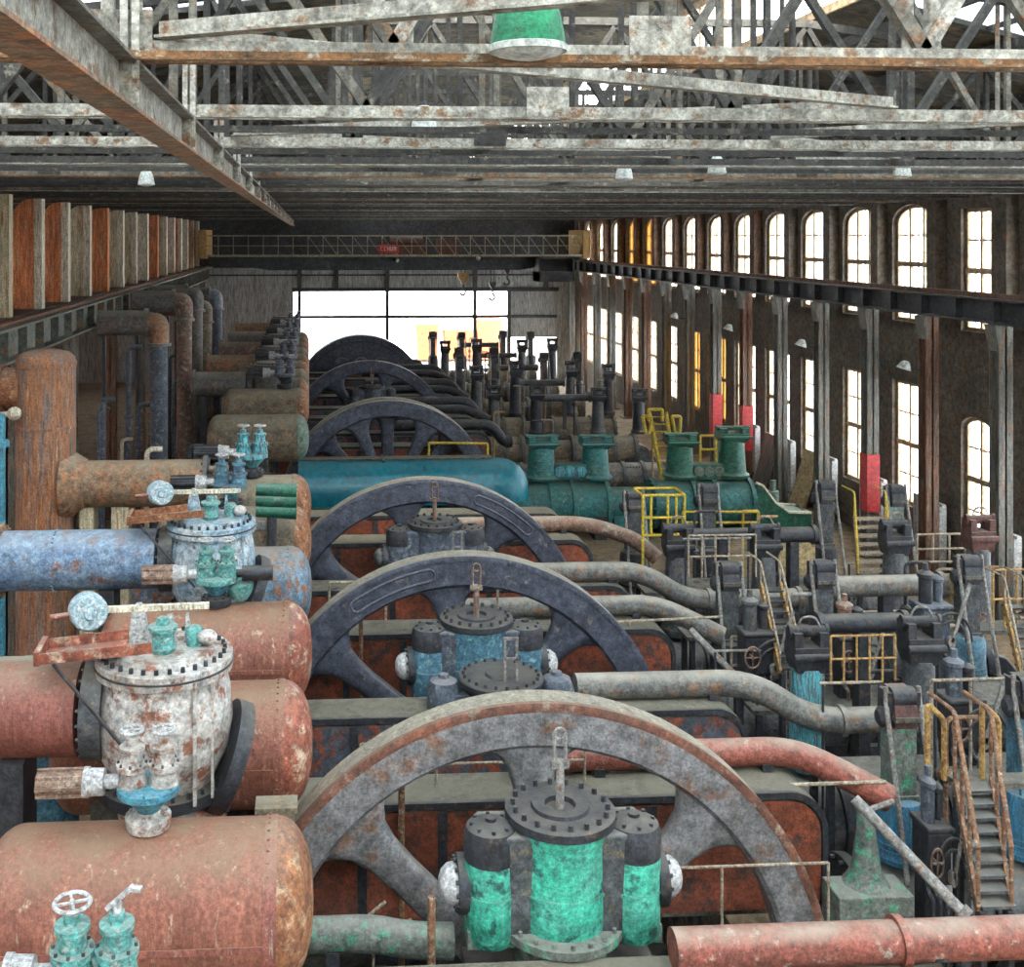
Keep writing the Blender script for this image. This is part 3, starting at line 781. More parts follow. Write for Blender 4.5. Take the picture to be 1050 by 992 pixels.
def slot_mb(a, half):
    q = MB(); n = 10
    pts = []
    for k in range(n + 1):
        t = a - half + 2 * half * k / n; pts.append((2.85 * math.cos(t), 0, 2.85 * math.sin(t)))
    e = a + half
    for k in range(1, 6):
        u = PI * k / 6; c = (2.765 * math.cos(e), 2.765 * math.sin(e)); rr = .085
        pts.append((c[0] + rr * (math.cos(e) * math.cos(u) - math.sin(e) * math.sin(u)), 0, c[1] + rr * (math.sin(e) * math.cos(u) + math.cos(e) * math.sin(u))))
    for k in range(n + 1):
        t = a + half - 2 * half * k / n; pts.append((2.68 * math.cos(t), 0, 2.68 * math.sin(t)))
    e = a - half
    for k in range(1, 6):
        u = PI + PI * k / 6; c = (2.765 * math.cos(e), 2.765 * math.sin(e)); rr = .085
        pts.append((c[0] + rr * (math.cos(e) * math.cos(u) - math.sin(e) * math.sin(u)), 0, c[1] + rr * (math.sin(e) * math.cos(u) + math.cos(e) * math.sin(u))))
    pts.append(pts[0])
    return q.tube(pts, .02, 6)


DESC = {0: 'huge grey and brown worn flywheel nearest the camera, behind the bright green valve chest', 1: 'large blue-black flywheel with an oblong slot, behind the blue valve chest',
        2: 'dark flywheel third from the camera, before the teal hood', 4: 'dark double-rimmed flywheel just behind the teal hood', 6: 'small-looking dark flywheel in front of the bright opening',}
for i in (0, 1, 2, 4, 6):
    y = 10.8 + D * i
    t = thing('flywheel', DESC[i], 'flywheel', (2.19, y, 1.07), 'flywheels down the hall')
    m = 'wheel_grey' if i == 0 else 'wheel_blue'
    part('rim', rim_m, m, t); part('tread', tread_m, 'tread_dust', t); part('rim_edge', edge_m, 'wheel_rim' if i == 0 else m, t)
    off = R(4) if i == 0 else R(9 * i)
    for k in range(8):
        s = part('spoke', spoke_ms[k], m, t)
        if i: s.rotation_euler = (0, R(-5 * i % 45), 0)
    part('hub', hub_m, m, t); part('shaft', shaft_m, 'dark_iron', t)
    if i == 1: part('slot_moulding', slot_mb(R(112), .20), 'wheel_blue', t)
    if i == 2: part('slot_moulding', slot_mb(R(58), .20), 'wheel_blue', t)
    part('bearing_stand', MB().prism([(-.7, -2.98), (.7, -2.98), (.45, -.5), (.3, .3), (-.3, .3), (-.45, -.5)], (0, -.55, 0), (1, 0, 0), (0, 0, 1), (0, .26, 0)), 'dark_iron', t)
    if i == 4:   # twin wheel close behind
        for nm, mm, mt in (('second_rim', rim_m, m), ('second_tread', tread_m, 'tread_dust'), ('second_hub', hub_m, m)):
            part(nm, mm, mt, t).location = (0, .5, 0)
        for k in range(8): part('second_spoke', spoke_ms[k], m, t).location = (0, .5, 0)
y = 10.8 + D * 8
t = thing('wheel_hood', 'dark domed wheel hood against the bright far opening', 'wheel hood', (2.35, y, 0))
q = [(-3.0, 0), (3.0, 0)] + [(3.0 * math.cos(PI * k / 32), 1.1 + 3.0 * math.sin(PI * k / 32)) for k in range(33)]
part('shell', MB().prism(q, (0, 0, 0), (1, 0, 0), (0, 0, 1), (0, .9, 0)), 'wheel_blue', t)
q = MB()
for k in range(24):
    a = PI * (k + .5) / 24
    q.cyl((2.85 * math.cos(a), -.03, 1.1 + 2.85 * math.sin(a)), (2.85 * math.cos(a), .01, 1.1 + 2.85 * math.sin(a)), .05, seg=6)
part('edge_band', q.tube([(2.72 * math.cos(PI * k / 32), 0, 1.1 + 2.72 * math.sin(PI * k / 32)) for k in range(33)], .03, 6), 'dark_iron', t)
for x in (-.9, 0, .9):
    part('drum', MB().cyl((x, -.7, 2.75), (x, .0, 2.75), .36, seg=24).cyl((x, -.72, 2.75), (x, -.62, 2.75), .40, seg=24), 'chest_dark', t)
part('drum_shelf', MB().bx(-1.5, 1.5, -.75, 0, 2.2, 2.36).bx(-1.5, -1.3, -.75, 0, 0, 2.2).bx(1.3, 1.5, -.75, 0, 0, 2.2), 'dark_iron', t)

# ---------------------------------------------------------------- valve chests in front of the wheels
body_c = MB().lathe([(.32, 2.45), (.41, 2.52), (.425, 2.62), (.425, 2.86), (.437, 2.865), (.437, 2.89), (.425, 2.895), (.425, 3.30), (.45, 3.40), (.45, 3.42), (0, 3.42)], seg=40)
body_w = MB().hexa([(-.74, -.27, 2.45), (.74, -.27, 2.45), (.74, .2, 2.45), (-.74, .2, 2.45), (-.74, -.30, 3.40), (.74, -.30, 3.40), (.74, .2, 3.40), (-.74, .2, 3.40)])
flg = MB().lathe([(0, 3.421), (.48, 3.421), (.49, 3.43), (.49, 3.50), (.47, 3.51), (.26, 3.51), (.25, 3.54), (.14, 3.54), (.13, 3.50), (0, 3.50)], seg=40).bolts((0, 0, 3.51), (0, 0, 1), .42, 18, .025, .05)
side = lambda sx: MB().lathe([(.19, 2.42), (.23, 2.5), (.235, 2.84), (.245, 2.845), (.245, 2.87), (.235, 2.875), (.235, 3.22), (.225, 3.30), (.20, 3.34)], (sx * .64, -.10, 0), seg=28)
scap = lambda sx: MB().lathe([(.2365, 3.14), (.24, 3.2), (.24, 3.34), (.215, 3.41), (.12, 3.45), (.05, 3.46), (.05, 3.49), (0, 3.49)], (sx * .64, -.10, 0), seg=28).bolts((sx * .64, -.1, 3.42), (0, 0, 1), .17, 8, .02, .03)
dome = lambda sx: MB().lathe([(.17, 0), (.175, .03), (.165, .08), (.12, .135), (.06, .16), (0, .165)], (sx * .93, -.02, 2.87), (sx, 0, 0), 24)
dfl = lambda sx: MB().lathe([(0, 0), (.24, 0), (.245, .03), (.245, .09), (0, .09)], (sx * .84, -.02, 2.87), (sx, 0, 0), 28).bolts((sx * .93, -.02, 2.87), (sx, 0, 0), .205, 12, .02, .03).cyl((sx * .5, -.02, 2.87), (sx * .84, -.02, 2.87), .17)
rod_mb = MB().cyl((0, 0, 3.5), (0, 0, 3.93), .038).cyl((-.05, 0, 3.9), (-.05, 0, 4.16), .016, seg=8).cyl((.05, 0, 3.9), (.05, 0, 4.16), .016, seg=8).bx(-.08, .08, -.03, .03, 3.86, 3.92).torus((0, 0, 4.16), (0, 1, 0), .05, .014, 14, 6)
base_of = lambda q: MB().lathe([(.41, 2.02), (.41, 2.34), (q, 2.38), (q, 2.45), (.30, 2.455)], seg=36, closed=False).bx(-.86, .86, -.22, .26, 2.3, 2.45).bolts((0, 0, 2.45), (0, 0, 1), q - .05, 20, .022, .04)
ped_mb = MB().bx(-.7, .7, -.3, .24, -1.92, 2.0).bx(-.85, .85, -.34, .27, 2.0, 2.12)
cov_mb = MB().lathe([(.44, 0), (.44, .3), (.53, .33), (.54, .36), (.54, .4), (.52, .42), (.2, .42), (.18, .45), (0, .45)], seg=40).bolts((0, 0, .42), (0, 0, 1), .47, 22, .022, .04)
cov_s = MB().lathe([(.2, 0), (.21, .25), (.17, .36), (.07, .40), (.06, .44), (0, .44)], (-.72, .02, 0), seg=24).lathe([(.2, 0), (.21, .25), (.17, .36), (.07, .40), (.06, .44), (0, .44)], (.72, .02, 0), seg=24).bx(-.7, .7, -.15, .2, 0, .22)
brk_mb = MB().bar((.02, -.2, .42), (.02, -.2, .95), .03, .03).bar((.17, -.2, .42), (.17, -.2, .95), .03, .03).bx(0, .19, -.215, -.185, .93, .96).bx(0, .19, -.215, -.185, .68, .71)
for i in (0, 1, 2, 6):
    y = 9.9 + D * i
    m = {0: 'chest_green', 1: 'chest_blue'}.get(i, 'chest_dark')
    t = thing('valve_chest', {0: 'bright green three-barrel valve chest before the nearest flywheel', 1: 'flaking blue three-barrel valve chest before the second flywheel', 2: 'dark grey three-barrel valve chest before the third flywheel',
                              4: 'dark valve chest hidden before the wheel behind the teal hood', 6: 'tiny dark valve chest before the wheel at the far opening'}[i], 'valve chest', (2.23, y, 0), 'valve chests before the flywheels')
    if i >= 4: t.scale = (.95, .95, .93)
    part('barrel', body_c, m, t); part('web', body_w, 'chest_dark' if i else 'grey_iron', t, bevel=.03)
    part('cover', flg, 'dark_iron', t)
    for s in (-1, 1):
        part('side_barrel', side(s), m, t); part('side_cap', scap(s), 'dark_iron', t)
        part('end_flange', dfl(s), 'dark_iron', t); part('end_dome', dome(s), 'white_metal' if i < 2 else 'grey_iron', t, label='white domed end cap' if i < 2 else None)
    part('spindle', rod_mb, 'rod_grey' if i == 0 else 'pipe_brown', t)
    part('base', base_of(.56 if i == 0 else .41), 'green_patch' if i == 0 else 'grey_iron', t).location = (0, 0, .1); part('pedestal', ped_mb, 'dark_iron', t)
    if i in (1, 2):
        z0 = 2.66 if i else 2.40
        t2 = thing('cylinder_cover', 'round bolted cover with two small barrels, before the %s valve chest' % {0: 'bright green', 1: 'blue', 2: 'dark grey third'}[i], 'cylinder cover', (2.4, y - .93, z0), 'bolted covers before the valve chests')
        part('cover', cov_mb, 'dark_iron' if i else 'chest_green', t2); part('side_barrel', cov_s, 'chest_dark' if i < 2 else 'grey_iron', t2); part('bracket', brk_mb, 'rod_grey', t2)
        if i == 1: part('painted_patch', MB().lathe([(.214, .05), (.216, .22)], (.72, .02, 0), seg=24), 'turquoise', t2, label='turquoise painted patch on the side barrel')

# ---------------------------------------------------------------- crank guards (long low housings)
def guard_profile(xe, z0=1.3, z1=2.62, r=.42):
    p = [(-.86, z0), (xe - .05, z0), (xe, z0 + .1), (xe, z1 - r)]
    for k in range(1, 9):
        a = PI / 2 * k / 8
        p.append((xe - r + r * math.cos(a), z1 - r + r * math.sin(a)))
    return p + [(-.86, z1)]


def make_guard(y, xe, m, label, thick=.6, z1=2.62, dark=False):
    t = thing('crank_guard', label, 'crank guard', (0, y, 0), 'long crank guards behind the flywheels')
    part('body', MB().prism(guard_profile(xe, 1.3, z1), (0, .02, 0), (1, 0, 0), (0, 0, 1), (0, thick, 0)), 'guard_top', t)
    p = [(a if a < 0 else a - .08, min(max(b, 1.38), z1 - .09)) for a, b in guard_profile(xe, 1.3, z1, .42)]
    part('front_panel', MB().prism(guard_profile(xe - .07, 1.36, z1 - .10, .36), (0, -.01, 0), (1, 0, 0), (0, 0, 1), (0, .02, 0)), m, t, label='red-brown front panel' if m == 'guard_red' else None)
    e = MB()
    pr = guard_profile(xe, 1.3, z1); pi = guard_profile(xe - .06, 1.36, z1 - .07, .37)
    n = len(pr)
    for k in range(1, n - 1):
        e.hexa([(pr[k][0], -.03, pr[k][1]), (pr[k + 1][0], -.03, pr[k + 1][1]), (pr[k + 1][0], .02, pr[k + 1][1]), (pr[k][0], .02, pr[k][1]),
                (pi[k][0], -.03, pi[k][1]), (pi[k + 1][0], -.03, pi[k + 1][1]), (pi[k + 1][0], .02, pi[k + 1][1]), (pi[k][0], .02, pi[k][1])])
    for x in (-.2, .5, 1.35, 3.0, 3.6):
        e.bx(x, x + .1, -.035, 0, 1.36, z1 - .1)
    part('edge_strap', e, 'dark_iron', t)
    part('foot', MB().bx(-.86, -.63, 0, thick, 0, 1.3), 'dark_iron', t)
    part('foot', MB().bx(min(5.27, xe - .3), xe - .06, 0, thick, 0 if xe > 5.2 else -1.92, 1.3), 'dark_iron', t)
    return t
for i in range(-1, 9):
    if i == 3: continue
    if i >= 0:
        make_guard(11.8 + D * i, 5.58 if i != 4 else 4.9, 'guard_red' if i < 3 or i == 4 else 'guard_mixed', 'long crank guard with %s front behind the %s flywheel' % ('red-brown' if i < 3 or i == 4 else 'blue-grey', {0: 'nearest', 1: 'second', 2: 'third', 4: 'fourth', 5: 'fourth and before the fifth', 6: 'fifth', 7: 'fifth and before the last', 8: 'far hooded'}[i]))
    make_guard(13.93 + D * i, 5.55, 'guard_mixed' if i in (0, -1) else 'guard_red' if i < 3 else 'guard_mixed',
               {-1: 'grey dusty housing at the very bottom, under the green valve chest', 0: 'low guard with blue paint and red patches just before the second flywheel', 1: 'red-brown low guard just before the third flywheel', 2: 'low dark guard before the teal hood',
                4: 'blue-grey low guard behind the twin flywheels', 5: 'dark low guard just before the fifth flywheel', 6: 'dark low guard after the fifth flywheel', 7: 'dark low guard just before the last dark wheel hood', 8: 'dark low guard nearest the far opening'}[i], .56 if i >= 0 else .5, 2.62 if i >= 0 else 2.46)

# ---------------------------------------------------------------- pipes over the engines
def pipe(label, pts, r, m, bend=.5, group=None, flanges=(), saddle=()):
    t = thing('exhaust_pipe', label, 'pipe', tuple(pts[0]), group)
    P = [Vector(p) - Vector(pts[0]) for p in pts]
    part('pipe', MB().tube(P, r, 20, bend), m, t)
    for f in flanges:
        a, b = Vector(f[0]) - Vector(pts[0]), Vector(f[1]).normalized()
        part('flange', MB().cyl(a - b * .035, a + b * .035, r * 1.2, seg=24), m, t)
    for f in saddle:
        a = Vector(f[:3]) - Vector(pts[0]); h = f[3]
        part('saddle', MB().bx(a.x - .06, a.x + .06, a.y - r * .9, a.y + r * .9, a.z - r - h, a.z - r * .6), 'dark_iron', t)
    return t
pg = 'exhaust pipes beside the flywheels'
y = 9.25
z = WZ(690, 974, y)
x1 = 9.5
pipe('long red flaking pipe crossing the bottom right corner', [(WX(690, y), y, z), (x1, y, z - .02)], .165, 'pipe_red', 0, pg, [((5.0, y, z), (1, 0, 0))], [(3.4, y, z, z - .165 - 2.62), (5.3, y, z, z - .165 - 2.62)])
for i in (0, 1, 2, 4, 5, 6, 7):
    y = 12.35 + D * i
    if i == 4: pts = None
    elif i == 2: pts = [(2.2, y, 2.80), (5.6, y, 2.80), (6.5, y - .35, 2.55), (6.9, y - .5, 2.2)]
    else: pts = [(2.2, y, 2.80), (5.45, y, 2.80), (6.05, y - .2, 2.55), (6.4, y - .3, 2.38)]
    if i > 4: pts = [(2.2, y, 2.80), (5.2, y, 2.80), (5.75, y - .15, 2.6), (6.0, y - .2, 2.45)]
    if pts: pipe(['reddish-brown elbowed pipe ending at the blue cylinder, behind the nearest wheel', 'grey elbowed pipe behind the second flywheel, lower of two', 'brownish elbowed pipe behind the third flywheel', '', 'dark elbowed pipe behind the twin flywheels', 'dark elbowed pipe before the fifth flywheel', 'dark elbowed pipe just after the fifth flywheel', 'dark elbowed pipe before the last dark wheel hood'][i],
         pts, .15, ['pipe_red', 'pipe_grey', 'pipe_brown', '', 'dark_iron', 'dark_iron', 'dark_iron', 'dark_iron'][i], .55, pg, [], [(3.2, y, 2.80, .025), (5.1, y, 2.80, .025)])
    if i == 2: continue
    y = 14.3 + D * i
    if i == 1: y = 19.2
    z = 2.79
    xe = 8.6 if i < 2 else 6.25
    pipe(['long grey pipe with an S-bend running to the yellow stanchions', 'grey S-bent pipe behind the second flywheel, upper of two', '', '', 'dark S-bent pipe after the twin flywheels', 'dark S-bent pipe far down the hall, first of three', 'dark S-bent pipe far down the hall, second of three', 'dark S-bent pipe far down the hall, last of three'][i],
         [(3.42 if i < 2 else 2.2, y, z), (5.75 if i < 2 else 5.62, y, z), (6.55 if i < 2 else 5.98, y, z - .53), (xe, y, z - .53)], .165, 'pipe_grey' if i < 2 else 'dark_iron', .45, pg, [((6.95 if i < 2 else 6.1, y, z - .53), (1, 0, 0)), ((xe - .05, y, z - .53), (1, 0, 0))], [(3.6, y, z, .0), (5.2, y, z, .0)])

# ---------------------------------------------------------------- tandem cylinder lines and their towers
def line(y, label, m='dark_iron', x0=5.75, x1=12.6, bed=True, r=.55, z=.86, group='horizontal engine cylinders', mb='grey_iron', mbed=None):
    t = thing('engine_cylinder', label, 'engine cylinder', (x0, y, 0), group)
    L = x1 - x0
    a0, a1, b0, b1 = .35, L * .40, L * .56, L * .93
    for a, b in ((a0, a1), (b0, b1)):
        p = part('barrel', MB().cyl((a, 0, z), (b, 0, z), r, seg=36), mb, t)
        for x in (a - .004, b - .116, (a + b) / 2 - .35, (a + b) / 2 + .3):
            part('flange', MB().cyl((x, 0, z), (x + .12, 0, z), r * 1.12, seg=36), m, t)
        q = MB()
        q.bolts((a - .004, 0, z), (-1, 0, 0), r * 1.02, 16, .03, .05).bolts((b + .004, 0, z), (1, 0, 0), r * 1.02, 16, .03, .05)
        for k in range(5):
            q.bolts(((a + b) / 2 - .2 + .1 * k, -r * .97, z + .1), (0, -1, .1), .01, 1, .03, .04).bolts(((a + b) / 2 - .2 + .1 * k, -r * .8, z + .38), (0, -1, .6), .01, 1, .03, .04)
        part('bolts', q, m, t)
        part('cradle', MB().bx(a + .15, a + .5, -r, r, 0, z - r * .3).bx(b - .5, b - .15, -r, r, 0, z - r * .3), 'dark_iron', t)
    part('distance_piece', MB().cyl((a1, 0, z), (b0, 0, z), r * .72, seg=28).bx(a1 + .1, b0 - .1, -r * .8, r * .8, 0, z - .25), mb, t)
    part('gland', MB().cyl((0, 0, z), (a0, 0, z), r * .5, seg=24), m, t)
    if bed:
        part('tail_bed', MB().prism([(b1, 0), (b1, z + .3), (b1 + .3, z + .22), (b1 + .7, z - .25), (b1 + 1.1, z - .42), (b1 + 1.5, z - .42), (b1 + 1.5, 0)], (0, -.45, 0), (1, 0, 0), (0, 0, 1), (0, .9, 0)), mbed or m, t, bevel=.03)
    return t


# post with a square box, brown cap and roller
bt_base = MB().lathe([(.36, 0), (.37, .06), (.345, .10), (.335, .18), (.335, .62), (.30, .72), (.2, .76), (0, .76)], seg=30).cyl((0, 0, .12), (0, 0, .16), .355, seg=30).cyl((0, 0, .20), (0, 0, .23), .35, seg=30)
bt_post = MB().bx(-.17, .17, -.16, .2, .7, 1.62).bx(-.2, .2, -.19, -.16, .72, .8).bx(-.19, .19, -.175, .21, 1.56, 1.62)
bt_cap = MB().bx(-.16, .16, -.19, .18, 1.62, 1.72).hexa([(-.17, -.24, 1.78), (.17, -.24, 1.78), (.17, .2, 1.78), (-.17, .2, 1.78), (-.15, -.1, 2.06), (.15, -.1, 2.06), (.15, .16, 2.06), (-.15, .16, 2.06)])
bt_slab = MB().bx(-.18, .18, -.26, .2, 1.72, 1.78)
bt_roll = MB().cyl((-.17, -.06, 1.96), (.17, -.06, 1.96), .13, seg=24).bx(-.24, -.17, -.14, .12, 1.66, 2.04).bx(.17, .24, -.14, .12, 1.66, 2.04)
bt_side = MB().lathe([(0, 0), (.12, 0), (.13, .05), (.08, .1), (0, .1)], (-.24, -.02, 1.72), (-1, 0, 0), 20)
bt_rod = lambda sx: MB().tube([(sx * .24, -.08, 2.1), (sx * .245, -.1, 1.9), (sx * .27, -.86, -.45)], .036, 10)
# round post with a forked yoke
rt_post = MB().lathe([(.38, 0), (.40, .05), (.40, .12), (.345, .17), (.325, .3), (.29, 1.15), (.285, 1.3), (.27, 1.4), (0, 1.4)], seg=32).bolts((0, 0, .12), (0, 0, 1), .37, 14, .022, .035)
rt_yoke = MB().hexa([(-.26, -.22, 1.36), (.26, -.22, 1.36), (.26, .2, 1.36), (-.26, .2, 1.36), (-.33, -.28, 1.54), (.33, -.28, 1.54), (.33, .24, 1.54), (-.33, .24, 1.54)]).bx(-.33, .33, -.28, .24, 1.54, 1.72).bx(-.33, -.17, -.24, .2, 1.72, 1.92).bx(.17, .33, -.24, .2, 1.72, 1.92).cyl((-.37, -.30, 1.60), (.37, -.30, 1.60), .055, seg=14)
rt_roll = MB().cyl((-.35, -.06, 1.91), (.35, -.06, 1.91), .08, seg=18).cyl((-.39, -.06, 1.91), (-.33, -.06, 1.91), .10, seg=18).cyl((.33, -.06, 1.91), (.39, -.06, 1.91), .10, seg=18)
rt_hook = MB().tube([(-.2, -.05, 1.95), (-.15, -.1, 2.12), (.1, -.15, 2.14), (.22, -.1, 1.98)], .018, 8, .1)
rt_rib = MB().prism([(0, 1.46), (.12, 1.46), (.1, 1.3), (0, 1.1)], (-.06, -.30, 0), (1, 0, 0), (0, 0, 1), (0, -.04, 0))
_bt = {k: mesh_of(k, v, 'grey_iron') for k, v in dict(base=bt_base, post=bt_post, cap=bt_cap, slab=bt_slab, roller=bt_roll, side_drum=bt_side).items()}
_btr = [mesh_of('side_rod', bt_rod(s), 'rod_grey') for s in (-1, 1)]
_rt = {k: mesh_of(k, v, 'grey_iron') for k, v in dict(post=rt_post, yoke=rt_yoke, roller=rt_roll, hook=rt_hook).items()}


def box_tower(x, y, ztop, label, base='dark_iron', post='grey_iron', cap='dark_iron', rods=True, group='square valve towers', s=1.0, sw=.8, zb=1.485):
    t = thing('valve_tower', label, 'valve tower', (x, y, zb), group)
    t.scale = (s * sw, s * sw, (ztop - zb) / 2.1)
    part('base', _bt['base'], base, t); part('post', _bt['post'], post, t); part('cap', _bt['cap'], cap, t, label='dark brown cap' if cap == 'brown_box' else None)
    part('slab', _bt['slab'], 'guard_top', t); part('roller', _bt['roller'], 'dark_iron', t); part('side_drum', _bt['side_drum'], 'dark_iron', t)
    if rods:
        for k in (0, 1): part('side_rod', _btr[k], 'rod_grey', t)
    return t


def round_tower(x, y, ztop, label, post='grey_iron', yoke='dark_iron', hook=True, group='round valve towers with forked heads', s=1.0, sw=.7, zb=1.485):
    t = thing('valve_tower', label, 'valve tower', (x, y, zb), group)
    t.scale = (s * sw, s * sw, (ztop - zb) / 2.0)
    part('post', _rt['post'], post, t); part('yoke', _rt['yoke'], yoke, t); part('roller', _rt['roller'], yoke, t)
    if hook: part('hook', _rt['hook'], 'rod_grey', t)
    return t


Y0A, Y0B, Y1A, Y1B, Y2A = 12.5, 14.7, 17.5, 19.75, 22.6
line(Y0A, 'dark horizontal engine cylinder nearest the camera, below the blue tower base'); line(Y0B, 'dark horizontal engine cylinder second from the camera, under the aqua-patched tower')
line(Y1A, 'dark horizontal engine cylinder third from the camera, under the long cross pipe'); line(Y1B, 'dark horizontal engine cylinder fourth from the camera, under round forked towers')
line(Y2A, 'dark horizontal engine cylinder just before the yellow guard cage')
T = [('b', 922, 702, Y0A, 'square tower with brown cap over the bright blue base', 'tower_blue', 'green_patch', 'brown_box'),
     ('b', 1052, 690, Y0A, 'square tower cut by the picture edge beside the rusty stair', 'tower_blue', 'chest_blue', 'dark_iron'),
     ('r', 827, 640, Y0B, 'round tower with peeling aqua paint', 'tower_aqua', 'dark_iron'),
     ('r', 942, 630, Y0B, 'round grey tower with forked head, right of the aqua-patched tower', 'grey_iron', 'dark_iron'),
     ('b', 746, 575, Y1A, 'square dark tower right of the elbowed grey pipe of the second flywheel', 'dark_iron', 'grey_iron', 'dark_iron'),
     ('b', 842, 573, Y1A, 'square dark tower at the left end of the long cross pipe', 'dark_iron', 'grey_iron', 'dark_iron'),
     ('b', 992, 568, Y1A, 'square dark tower at the right end of the long cross pipe', 'chest_blue', 'grey_iron', 'dark_iron'),
     ('r', 694, 536, Y1B, 'round dark tower just right of the S-bent upper pipe, before the yellow cage', 'grey_iron', 'dark_iron'),
     ('r', 783, 536, Y1B, 'round dark tower left of the tan plywood board', 'grey_iron', 'dark_iron'),
     ('r', 917, 532, Y1B, 'round dark tower beside the stair with yellow rails', 'grey_iron', 'dark_iron'),
     ('r', 1003, 527, Y1B, 'round dark tower before the lower arched window', 'grey_iron', 'brown_box'),
     ('b', 649, 502, Y2A, 'square grey tower before the big teal cylinder, left of the yellow cage', 'dark_iron', 'grey_iron', 'dark_iron'),
     ('b', 725, 495, Y2A, 'square grey tower between the yellow cage and the yellow rail', 'dark_iron', 'grey_iron', 'dark_iron'),
     ('b', 845, 492, Y2A, 'square dark tower right of the green tail bed', 'dark_iron', 'grey_iron', 'dark_iron'),
     ('b', 917, 496, Y2A, 'square dark tower behind the stair with yellow rails', 'dark_iron', 'green_patch', 'dark_iron')]
for q in T:
    k, px, py, y, lab = q[:5]
    p = W(px, py, y)
    if k == 'b': box_tower(p.x, y, p.z, lab, *q[5:])
    else: round_tower(p.x, y, p.z, lab, *q[5:])

# cross pipes between towers
def cross(label, pxa, pxb, py, y, r, m, endcap=None, drop=None):
    a, b = W(pxa, py, y), W(pxb, py, y)
    b.z = a.z
    t = thing('cross_pipe', label, 'pipe', tuple(a), 'cross pipes between valve towers')
    L = b.x - a.x
    part('pipe', MB().cyl((0, 0, 0), (L, 0, 0), r, seg=26), m, t)
    part('flange', MB().cyl((-.02, 0, 0), (.06, 0, 0), r * 1.25, seg=26), m, t); part('flange', MB().cyl((L - .06, 0, 0), (L + .02, 0, 0), r * 1.25, seg=26), m, t)
    if endcap: part('end_elbow', MB().tube([(L, 0, 0), (L + .25, 0, 0), (L + .25, .1, -1.2)], r * 1.05, 20, .22), endcap, t)
    part('leg', MB().bx(L * .5 - .08, L * .5 + .08, -.1, .1, -a.z + 1.4, -r * .8), 'dark_iron', t)
    return t
cross('long dusty cross pipe with an ochre elbow, between two square dark towers', 850, 965, 602, Y1A + .34, .17, 'pipe_grey', 'board')
cross('dark cross pipe above the round barrel, right of the aqua-patched tower', 838, 928, 640, Y0B + .5, .13, 'dark_iron')
cross('dark cross pipe from the round tower over the tan plywood board', 790, 835, 549, Y1B + .1, .14, 'dark_iron')
cross('dark cross pipe left end of the plywood board', 700, 780, 548, Y1B + .3, .1, 'dark_iron')
b_, a_ = W(789, 590, Y1B + 1.2), W(836, 556, Y1B + 1.2)
t = thing('leaning_board', 'tan plywood sheet standing behind the dark cross pipe', 'board', (b_.x, Y1B + 1.2, 0))
part('sheet', MB().bx(0, a_.x - b_.x, 0, .03, b_.z, a_.z), 'board', t)
part('leg', MB().bx(0, .06, .03, .09, 0, a_.z), 'board', t); part('leg', MB().bx(a_.x - b_.x - .06, a_.x - b_.x, .03, .09, 0, a_.z), 'board', t)

# ---------------------------------------------------------------- the teal engine
YT = 32.0
YH = 29.3
hz = W(318, 468, YH)
hx0, hx1 = WX(306, YH), WX(541, YH)
t = thing('engine_hood', 'long teal-blue rounded hood of the teal engine, behind the third flywheel', 'engine hood', (hx0, YH, 0))
zt_, zb_ = WZ(400, 470, YH), WZ(400, 512, YH)
prof = []
Lh = hx1 - hx0
rings = []
for k in range(15):
    if k < 11: x, s = Lh * .86 * k / 10, 1.0
    else:
        u = (k - 10) / 4.0; x, s = Lh * (.86 + .14 * math.sin(u * PI / 2)), max(.18, math.cos(u * PI / 2 * .9))
    ring = []
    h = zt_ - zb_
    for a, b in ((-.75, 0), (-.75, .45), (-.62, .75), (-.35, .94), (0, 1), (.35, .94), (.62, .75), (.75, .45), (.75, 0)):
        ring.append(Vector((x, a * s, zb_ + h * (b * (.25 + .75 * s) if k >= 11 else b))))
    rings.append(ring)
part('shell', MB().quad_grid(rings, True, True, True), 'teal_blue', t, sharp=60)
part('seam', MB().bx(Lh * .36, Lh * .36 + .06, -.78, .78, zb_, zb_ + h * .5).bx(Lh * .36, Lh * .36 + .06, -.4, .4, zt_ - .04, zt_ + .02), 'teal', t)
part('top_strip', MB().bx(0, Lh * .84, -.2, .2, zt_ - .005, zt_ + .02), 'guard_top', t)
part('bed', MB().bx(-.3, Lh * .2, -.7, .7, 0, zb_).bx(Lh * .85, Lh * .97, -.5, .5, 0, zb_ + .2), 'teal', t)
x0, x1 = WX(510, YT), WX(772, YT)
zc = (WZ(640, 492, YT) + WZ(640, 541, YT)) / 2
t = line(YT, 'big teal horizontal engine cylinder with bolted flanges, across the middle of the hall', 'teal', x0, x1 + .42, False, .66, zc, mb='teal', group=None)
bx0, bx1 = WX(768, YT), WX(823, YT)
zq = lambda py: WZ(800, py, YT)
t = thing('tail_bed', 'dark green curved tail bed of the teal engine, on the floor by the windows', 'engine bed', (bx0, YT, 0))
L = bx1 - bx0
part('casting', MB().prism([(0, 0), (0, zq(492)), (L * .12, zq(495)), (L * .35, zq(512)), (L * .6, zq(522)), (L, zq(523)), (L, 0)], (0, -.55, 0), (1, 0, 0), (0, 0, 1), (0, 1.1, 0)), 'teal_green', t)
part('dusty_edge', MB().tube([(L * .0, -.5, zq(492) + .02), (L * .12, -.5, zq(495) + .02), (L * .35, -.5, zq(512) + .02), (L * .6, -.5, zq(522) + .02), (L, -.5, zq(523) + .02), (L, .5, zq(523) + .02), (L * .6, .5, zq(522) + .02), (L * .35, .5, zq(512) + .02), (0, .5, zq(492) + .02)], .05, 8), 'cream_jamb', t)
